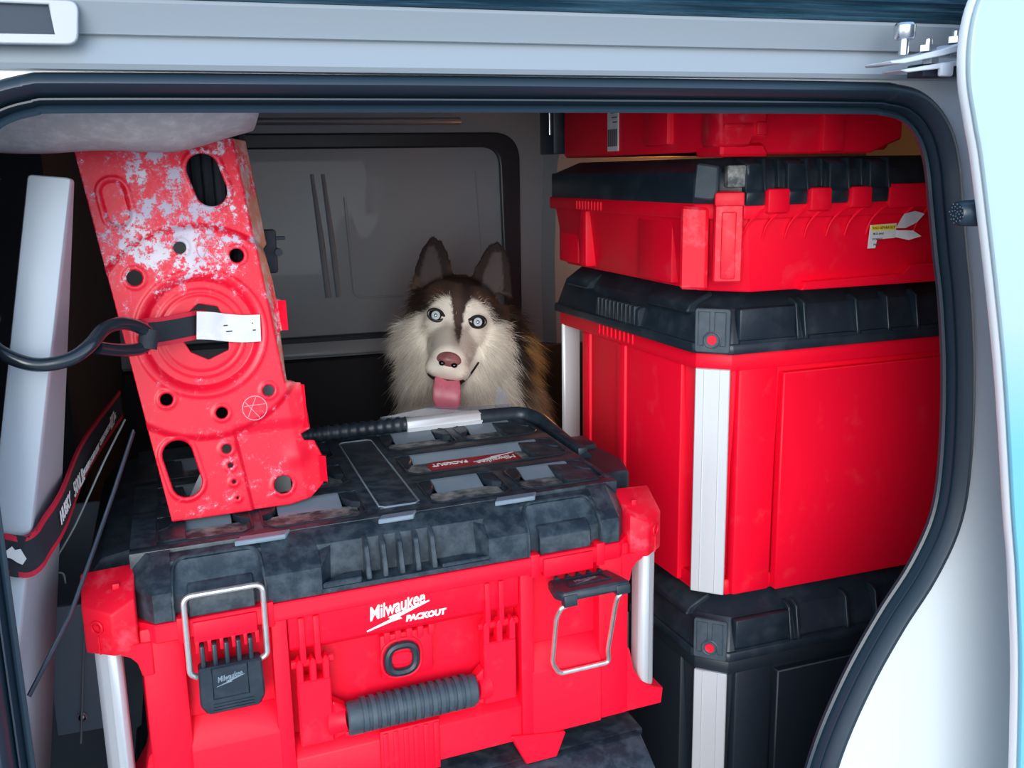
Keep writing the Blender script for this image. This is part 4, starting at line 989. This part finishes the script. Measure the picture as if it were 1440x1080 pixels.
parts.tube(smooth_path([(.64, 1.20, .72), (.62, 1.28, .68), (.52, 1.30, .665), (.42, 1.26, .665)], 5), [.04 + .012 * math.sin(k / 15 * 3.1) for k in range(16)], 12)
tmp = build('tmp', parts, DARK)
rm = tmp.modifiers.new('r', 'REMESH'); rm.mode = 'VOXEL'; rm.voxel_size = .0042
sm_ = tmp.modifiers.new('s', 'SMOOTH'); sm_.iterations = 6; sm_.factor = .5
dg = bpy.context.evaluated_depsgraph_get(); skin = bpy.data.meshes.new_from_object(tmp.evaluated_get(dg)); bpy.data.objects.remove(tmp)
nv = len(skin.vertices); vc = np.zeros(nv * 3); skin.vertices.foreach_get('co', vc); vc = vc.reshape(-1, 3)
skin.calc_loop_triangles(); tri = np.zeros(len(skin.loop_triangles) * 3, np.int32); skin.loop_triangles.foreach_get('vertices', tri); tri = tri.reshape(-1, 3)
vn = np.zeros(nv * 3); skin.vertex_normals.foreach_get('vector', vn); vn = vn.reshape(-1, 3)
HR = np.array([list(hx), list(hy), list(hz)]); E_ = np.array(list(EYE))
def tohead(p): return (p - E_) @ HR.T * 1000
from mathutils import noise as mnoise
def coat(P, jit=True):
    """coat colour at world points P"""
    q = tohead(P); x, y, z = q[:, 0] / 1.16, q[:, 1], q[:, 2] / 1.16
    c, s = math.cos(th), math.sin(th)
    cx = (x * c + z * s + 102) * 4; cy = (128 - (-x * s + z * c)) * 4
    n = len(P)
    if jit: cx = cx + RNG.normal(0, 9, n); cy = cy + RNG.normal(0, 11, n)
    DK = np.array([.030, .019, .018]); BR = np.array([.13, .070, .045]); WH = np.array([.90, .84, .74]); GO = np.array([.50, .29, .11]); TAN = np.array([.50, .38, .25]); MID = np.array([.085, .052, .042])
    ss = lambda a, b, t: (lambda u: u * u * (3 - 2 * u))(np.clip((t - a) / (b - a), 0, 1))
    L = np.interp(cx, [40, 90, 160, 225, 245, 275, 300, 330, 375, 388, 400, 418, 436, 448, 465, 500, 535, 575, 600, 622, 650, 672, 690, 702, 716, 745], [540, 500, 490, 478, 462, 428, 408, 390, 392, 470, 600, 650, 600, 490, 432, 402, 416, 456, 490, 535, 535, 540, 560, 610, 800, 1000])
    w = ss(-16, 16, cy - L)
    col = DK + (MID - DK) * np.clip(.5 + .5 * np.sin(cx * .05) , 0, 1)[:, None]
    # brownish wash on the brow and the bridge of the nose
    br = np.exp(-((cx - 300) / 90) ** 2 - ((cy - 330) / 60) ** 2) + np.exp(-((cx - 590) / 80) ** 2 - ((cy - 400) / 50) ** 2)
    col = col + (BR - col) * np.clip(br * .8, 0, 1)[:, None]
    wht = WH[None, :] * np.ones((n, 1))
    t2 = np.exp(-((cx - 405) / 26) ** 2 - ((cy - 590) / 80) ** 2) * .8 + np.exp(-((cx - 350) / 30) ** 2 - ((cy - 540) / 22) ** 2) * .5 + np.exp(-((cx - 468) / 24) ** 2 - ((cy - 565) / 25) ** 2) * .7
    wht = wht + (BR * 1.4 - wht) * np.clip(t2, 0, 1)[:, None] * .75
    gr = ss(640, 760, cx) * ss(760, 950, cy); wht = wht + (TAN - wht) * (gr * .6)[:, None]
    col = col + (wht - col) * w[:, None]
    # ears: dark rim, grey-brown cup
    inn_all = np.zeros(n); cup = np.array([.075, .058, .060])
    for (bx, bz, tx, tz) in ((-45, 40, -56, 104), (43, 50, 40, 116)):
        wx, wz = tx - bx, tz - bz; t = np.clip(((x - bx) * wx + (z - bz) * wz) / (wx * wx + wz * wz), -.3, 1.2)
        d = np.abs((x - bx - wx * t) * wz / 65 - (z - bz - wz * t) * wx / 65); inn = (1 - ss(13, 19, d / np.clip(1.05 - t ** 2, .2, 1))) * (t > -.25) * (t < .86) * (y > -58) * (z > 42)
        col = col + (cup - col) * inn[:, None]; inn_all = np.maximum(inn_all, inn)
    col = np.where(((z > 50) & (inn_all < .5))[:, None], DK * .75, col)
    tipl = (z > 300) & (x < -44); col = np.where(tipl[:, None], col * .6 + BR * .8, col)
    brow_highlight = np.exp(-((cx - 440) / 45) ** 2 - ((cy - 215) / 22) ** 2); col = col + (GO * .8 - col) * np.clip(brow_highlight, 0, 1)[:, None]  # golden patch between the ears paints in a forehead highlight
    # behind the face: dark collar, golden ruff, brown flank, cream underside
    back = ss(-78, -108, y); bx_ = cx + .25 * (cy - 560)
    b = DK * np.ones((n, 1))
    b = b + (GO - b) * (ss(745, 790, bx_) * (1 - ss(870, 930, bx_)))[:, None]
    b = b + (BR * .9 - b) * ss(890, 940, bx_)[:, None]
    low = ss(800, 930, cy) * (1 - ss(1500, 2600, cy)); b = b + (TAN * 1.1 - b) * (low * .9)[:, None]
    left = (1 - ss(150, 260, cx)) * ss(520, 640, cy); b = b + (WH * .8 - b) * left[:, None]
    body = ss(1150, 1350, cy)[:, None]; b = b * (1 - body) + (TAN * .55 + BR * .4) * body
    col = col + (b - col) * back[:, None]
    if jit: col = col * RNG.uniform(.72, 1.22, (n, 1))
    return np.clip(col, 0, 1)
sc_ = coat(vc, False); a = skin.attributes.new('coat', 'FLOAT_COLOR', 'POINT'); a.data.foreach_set('color', np.concatenate([sc_, np.ones((nv, 1))], 1).astype(np.float32).ravel())
def coat_mat(nm, ro):
    m = bpy.data.materials.new(nm); m.use_nodes = True; n_ = m.node_tree; p = n_.nodes['Principled BSDF']; at_ = n_.nodes.new('ShaderNodeAttribute'); at_.attribute_name = 'coat'
    n_.links.new(at_.outputs['Color'], p.inputs['Base Color']); p.inputs['Roughness'].default_value = ro; p.inputs['Specular IOR Level'].default_value = .25; return m
skin.materials.clear(); skin.materials.append(coat_mat('skin_coat', .8))
skin.polygons.foreach_set('use_smooth', [True] * len(skin.polygons))
skin.transform(Matrix.Translation(-DB)); skin.update()
body_o = bpy.data.objects.new('body', skin); COL.objects.link(body_o); body_o.parent = dog

# fur strands
def fur(n, seed):
    g_ = np.random.default_rng(seed)
    A_, B_, C_ = vc[tri[:, 0]], vc[tri[:, 1]], vc[tri[:, 2]]
    area = .5 * np.linalg.norm(np.cross(B_ - A_, C_ - A_), axis=1); ctr = tohead((A_ + B_ + C_) / 3)
    r = np.linalg.norm(ctr - np.array([10, -60, -30]), axis=1); dens = np.where(r < 190, 1.0, np.where(r < 300, .5, .16)); dens *= np.where((ctr[:, 1] > -10) & (np.abs(ctr[:, 0]) < 60), 1.7, 1)
    pr = area * dens; pr /= pr.sum(); k = g_.choice(len(tri), n, p=pr)
    u = g_.random((n, 2)); fl_ = u.sum(1) > 1; u[fl_] = 1 - u[fl_]
    P = A_[k] + (B_[k] - A_[k]) * u[:, :1] + (C_[k] - A_[k]) * u[:, 1:]
    Nn = vn[tri[k, 0]] * (1 - u.sum(1))[:, None] + vn[tri[k, 1]] * u[:, :1] + vn[tri[k, 2]] * u[:, 1:]; Nn /= np.linalg.norm(Nn, axis=1)[:, None]
    q = tohead(P); x, y, z = q.T
    ss = lambda a, b, t: (lambda w: w * w * (3 - 2 * w))(np.clip((t - a) / (b - a), 0, 1))
    eye = np.minimum(np.hypot(x + 34, (z + 1) * 1.25), np.hypot(x - 35, (z - 1) * 1.25)); front = y > -20
    bad = (front & (eye < 13)) | ((y > 84) & (np.hypot(x, z + 68) < 21)) | ((z < -86) & (np.abs(x) < 28) & (y > 20) & (Nn @ np.array(list(hz)) < -.2)) 
    ok = ~bad; P, Nn, x, y, z, eye, front = P[ok], Nn[ok], x[ok], y[ok], z[ok], eye[ok], front[ok]; n = len(P)
    ln = 5 + 8 * ss(60, 5, y) + 22 * ss(0, -45, y) + 16 * ss(-60, -120, y)
    ln = np.where((np.abs(x) > 42) & (z < 5) & (y < 5), np.maximum(ln, 21), ln)
    ln = np.where(z > 52, np.where(y > -64, 7, 12), ln); ln = np.where((z > 34) & (z <= 52), np.minimum(ln, 13), ln)
    ln = np.where(eye < 24, np.minimum(ln, 6), ln)
    far = np.linalg.norm(np.stack([x, y, z], 1), axis=1) > 330; ln = np.where(far, 32, ln); ln = np.where(P[:, 2] < .82, 16, ln)
    ln = ln * g_.uniform(.65, 1.25, n) / 1000
    fl2 = np.stack([x * .85, np.minimum(y - 95, -25) * .9, (z + 62) * .45], 1); fl2[:, 2] -= np.where(np.abs(x) > 40, 46, 0) * ss(20, -40, z)
    earz = z > 55; fl2[earz] = np.stack([x[earz] * .1, -8 + 0 * x[earz], 60 + 0 * x[earz]], 1)
    flw = fl2 / np.linalg.norm(fl2, axis=1)[:, None] @ HR
    dn = np.stack([0.10 + 0 * x, 0.35 + 0 * x, -1 + 0 * x], 1); bk = ss(-95, -160, y)[:, None]
    d = flw * (1 - bk) + dn / 1.06 * bk
    d = d - Nn * (d * Nn).sum(1)[:, None] * .85; d /= np.linalg.norm(d, axis=1)[:, None] + 1e-9
    lift = np.where(ln > .02, .55, .32)[:, None]; d = d + Nn * lift + g_.normal(0, .13, (n, 3)); d /= np.linalg.norm(d, axis=1)[:, None]
    # clumping: pull directions towards a slowly varying field
    cl = np.sin(P * 210)[:, [1, 2, 0]] * .16 + np.sin(P * 95 + 1)[:, [2, 0, 1]] * .12; d = d + cl * (ln[:, None] / .03).clip(0, 1.3); d /= np.linalg.norm(d, axis=1)[:, None]
    K = 4; ts = np.linspace(0, 1, K); curl = (g_.normal(0, .10, (n, 3)) + np.array([0, 0, -.46]) + (d - Nn) * .15) 
    pts = P[:, None, :] - Nn[:, None, :] * .001 + d[:, None, :] * (ln[:, None] * ts[None, :])[:, :, None] + curl[:, None, :] * (ln[:, None] * ts[None, :] ** 2)[:, :, None]
    col = coat(P)
    rad = np.where(ln > .02, .00030, .00026)[:, None] * np.array([1, .85, .6, .08])[None, :]
    return pts - np.array(list(DB)), col, rad, n, K
def make_fur(nm, n, seed):
    pts, col, rad, n, K = fur(n, seed)
    cu = bpy.data.hair_curves.new(nm); cu.add_curves([K] * n)
    cu.attributes['position'].data.foreach_set('vector', pts.astype(np.float32).ravel())
    a = cu.attributes.get('radius') or cu.attributes.new('radius', 'FLOAT', 'POINT'); a.data.foreach_set('value', rad.astype(np.float32).ravel())
    a = cu.attributes.new('coat', 'FLOAT_COLOR', 'POINT'); c4 = np.concatenate([np.repeat(col, K, 0), np.ones((n * K, 1))], 1); a.data.foreach_set('color', c4.astype(np.float32).ravel())
    cu.materials.append(coat_mat('fur_coat', .55)); o = bpy.data.objects.new(nm, cu); COL.objects.link(o); o.parent = dog; o['kind'] = 'stuff'; return o
make_fur('fur', 120000, 3)

# eyes
def simple(nm, c, ro, coat_=0): return mat(nm, c, ro, coat=coat_)
IRIS = simple('pale_blue_iris', (.62, .74, .82), .15, 1); PUP = simple('black_pupil', (.004, .004, .006), .08, 1); RIMM = simple('dark_eye_rim', (.012, .008, .008), .35)
for ex, ez in ((-34, -1), (35, 1)):
    b = bmesh.new(); bmesh.ops.create_uvsphere(b, u_segments=32, v_segments=48, radius=1); q = MB(); q.bm(b)
    mi = []
    for fc in q.f:
        c = sum((Vector(q.v[i]) for i in fc), Vector()) / len(fc); a_ = math.degrees(math.acos(max(-1, min(1, c.normalized().z))))
        mi.append(1 if a_ < 16 else (0 if a_ < 36 else 2))
    q.mi = mi; M_ = HM @ Matrix.Translation((ex / 1000, .0125, ez / 1000)) @ Matrix.Rotation(R(-90), 4, 'X') @ Matrix.Scale(.0115, 4)
    q.xf(M_); build('eye', q, [IRIS, PUP, RIMM], dog, do)
    lid = MB(); s_ = 1 if ex > 0 else -1
    pts = []
    for a_ in np.linspace(0, 2 * math.pi, 26, False):
        px_ = 12.5 * math.cos(a_) + (2.2 if s_ * math.cos(a_) < -.9 else 0) * -s_; pz_ = 9.2 * math.sin(a_) * (1 if math.sin(a_) > 0 else .95) + s_ * .10 * px_
        pts.append(H(ex + px_, 20.6 - .011 * px_ * px_ , ez + pz_))
    lid.tube(pts, .0026, 8, closed=True); build('eyelid', lid, RIMM, dog, do)
# nose with nostrils
NOSE = mat('pink_brown_nose', (.34, .13, .135), .42, noise=(.16, .05, .055), scale=45, bump=.25, bscale=900)
q = MB().sph((0, 0, 0), 1, 32, 20)
nv_ = []
for p in q.v:
    x, y, z = p; w = 1 - .28 * max(0, -z) + .06 * z; nv_.append((x * .0195 * w, y * .0135 - .003 * abs(z), z * .0148 + .002 * (1 - x * x)))
q.v = nv_; q.xf(HM @ Matrix.Translation((0, .0935, -.0665))); no = build('nose', q, NOSE, dog, do, ang=80)
for s in (-1, 1):
    b = MB().sph((0, 0, 0), (.0052, .004, .0040), 14, 10).xf(HM @ Matrix.Translation((s * .0095, .1035, -.0715))); build('nostril', b, PUP, no, do)
# mouth line, tongue
LIPM = simple('dark_lip', (.02, .012, .012), .4)
b = MB()
b.tube(smooth_path([H(-19, 76, -99), H(-28, 62, -95), H(-33, 48, -88)], 4), .0018, 8); build('lip', b, LIPM, dog, do)
b = MB().tube(smooth_path([H(19, 76, -99), H(30, 62, -95), H(40, 42, -80), H(48, 20, -64)], 4), .0018, 8); build('lip', b, LIPM, dog, do)
b = MB().sph((0, 0, 0), (.026, .026, .013), 20, 12).xf(HM @ Matrix.Translation((.004, .052, -.096))); build('mouth', b, LIPM, dog, do)
TON = mat('pink_tongue', (.62, .15, .22), .38, noise=(.70, .24, .30), scale=50, bump=.15, bscale=700)
rows_ = [(2, 40, -92, 17, 4), (3, 62, -96, 19, 5), (4, 78, -103, 21, 5.5), (6, 85, -115, 22, 5.5), (7.5, 86, -128, 22, 5), (9, 84, -138, 19, 4.5), (10, 82, -145, 12, 3.5), (10.5, 81, -148, 4, 2)]
v = []; f = []; K = 20
for i, (x, y, z, w, t) in enumerate(rows_):
    nx_ = Vector((0, -(rows_[min(i + 1, 7)][2] - rows_[max(i - 1, 0)][2]), rows_[min(i + 1, 7)][1] - rows_[max(i - 1, 0)][1])).normalized()
    for k in range(K):
        a_ = 2 * math.pi * k / K; cx_ = math.cos(a_) * w; gr = -1.6 * math.exp(-(cx_ / 4.5) ** 2) if math.sin(a_) > 0 else 0
        o_ = nx_ * (math.sin(a_) * t + gr + .012 * cx_ * cx_ * 0.6); v.append(H(x + cx_, y + o_.y, z + o_.z))
for i in range(7):
    for k in range(K): f.append((i * K + k, i * K + (k + 1) % K, (i + 1) * K + (k + 1) % K, (i + 1) * K + k))
f += [tuple(range(K))[::-1], tuple(7 * K + k for k in range(K))]
build('tongue', MB().add(v, f), TON, dog, do, ang=80)

# ------------------------------------------------------------------ warm light added on the far wall, unseen behind the stack of cases
lp0 = thing('added_warm_light', (1.0, 1.36, 1.36), 'added warm light on the far wall, unseen behind the stacked cases', 'lamp')
build('added_light_housing', MB().box(.955, 1.045, 1.345, 1.371, 1.315, 1.405, .004), WHT2, lp0, (-1.0, -1.36, -1.36))
GLOW = bpy.data.materials.new('added_warm_glow'); GLOW.use_nodes = True; p = GLOW.node_tree.nodes['Principled BSDF']; p.inputs['Emission Color'].default_value = (1, .36, .10, 1); p.inputs['Emission Strength'].default_value = 60.0; p.inputs['Base Color'].default_value = (.8, .6, .4, 1)
build('added_light_lens', MB().box(.965, 1.035, 1.310, 1.346, 1.325, 1.395, .010, 3), GLOW, lp0, (-1.0, -1.36, -1.36))
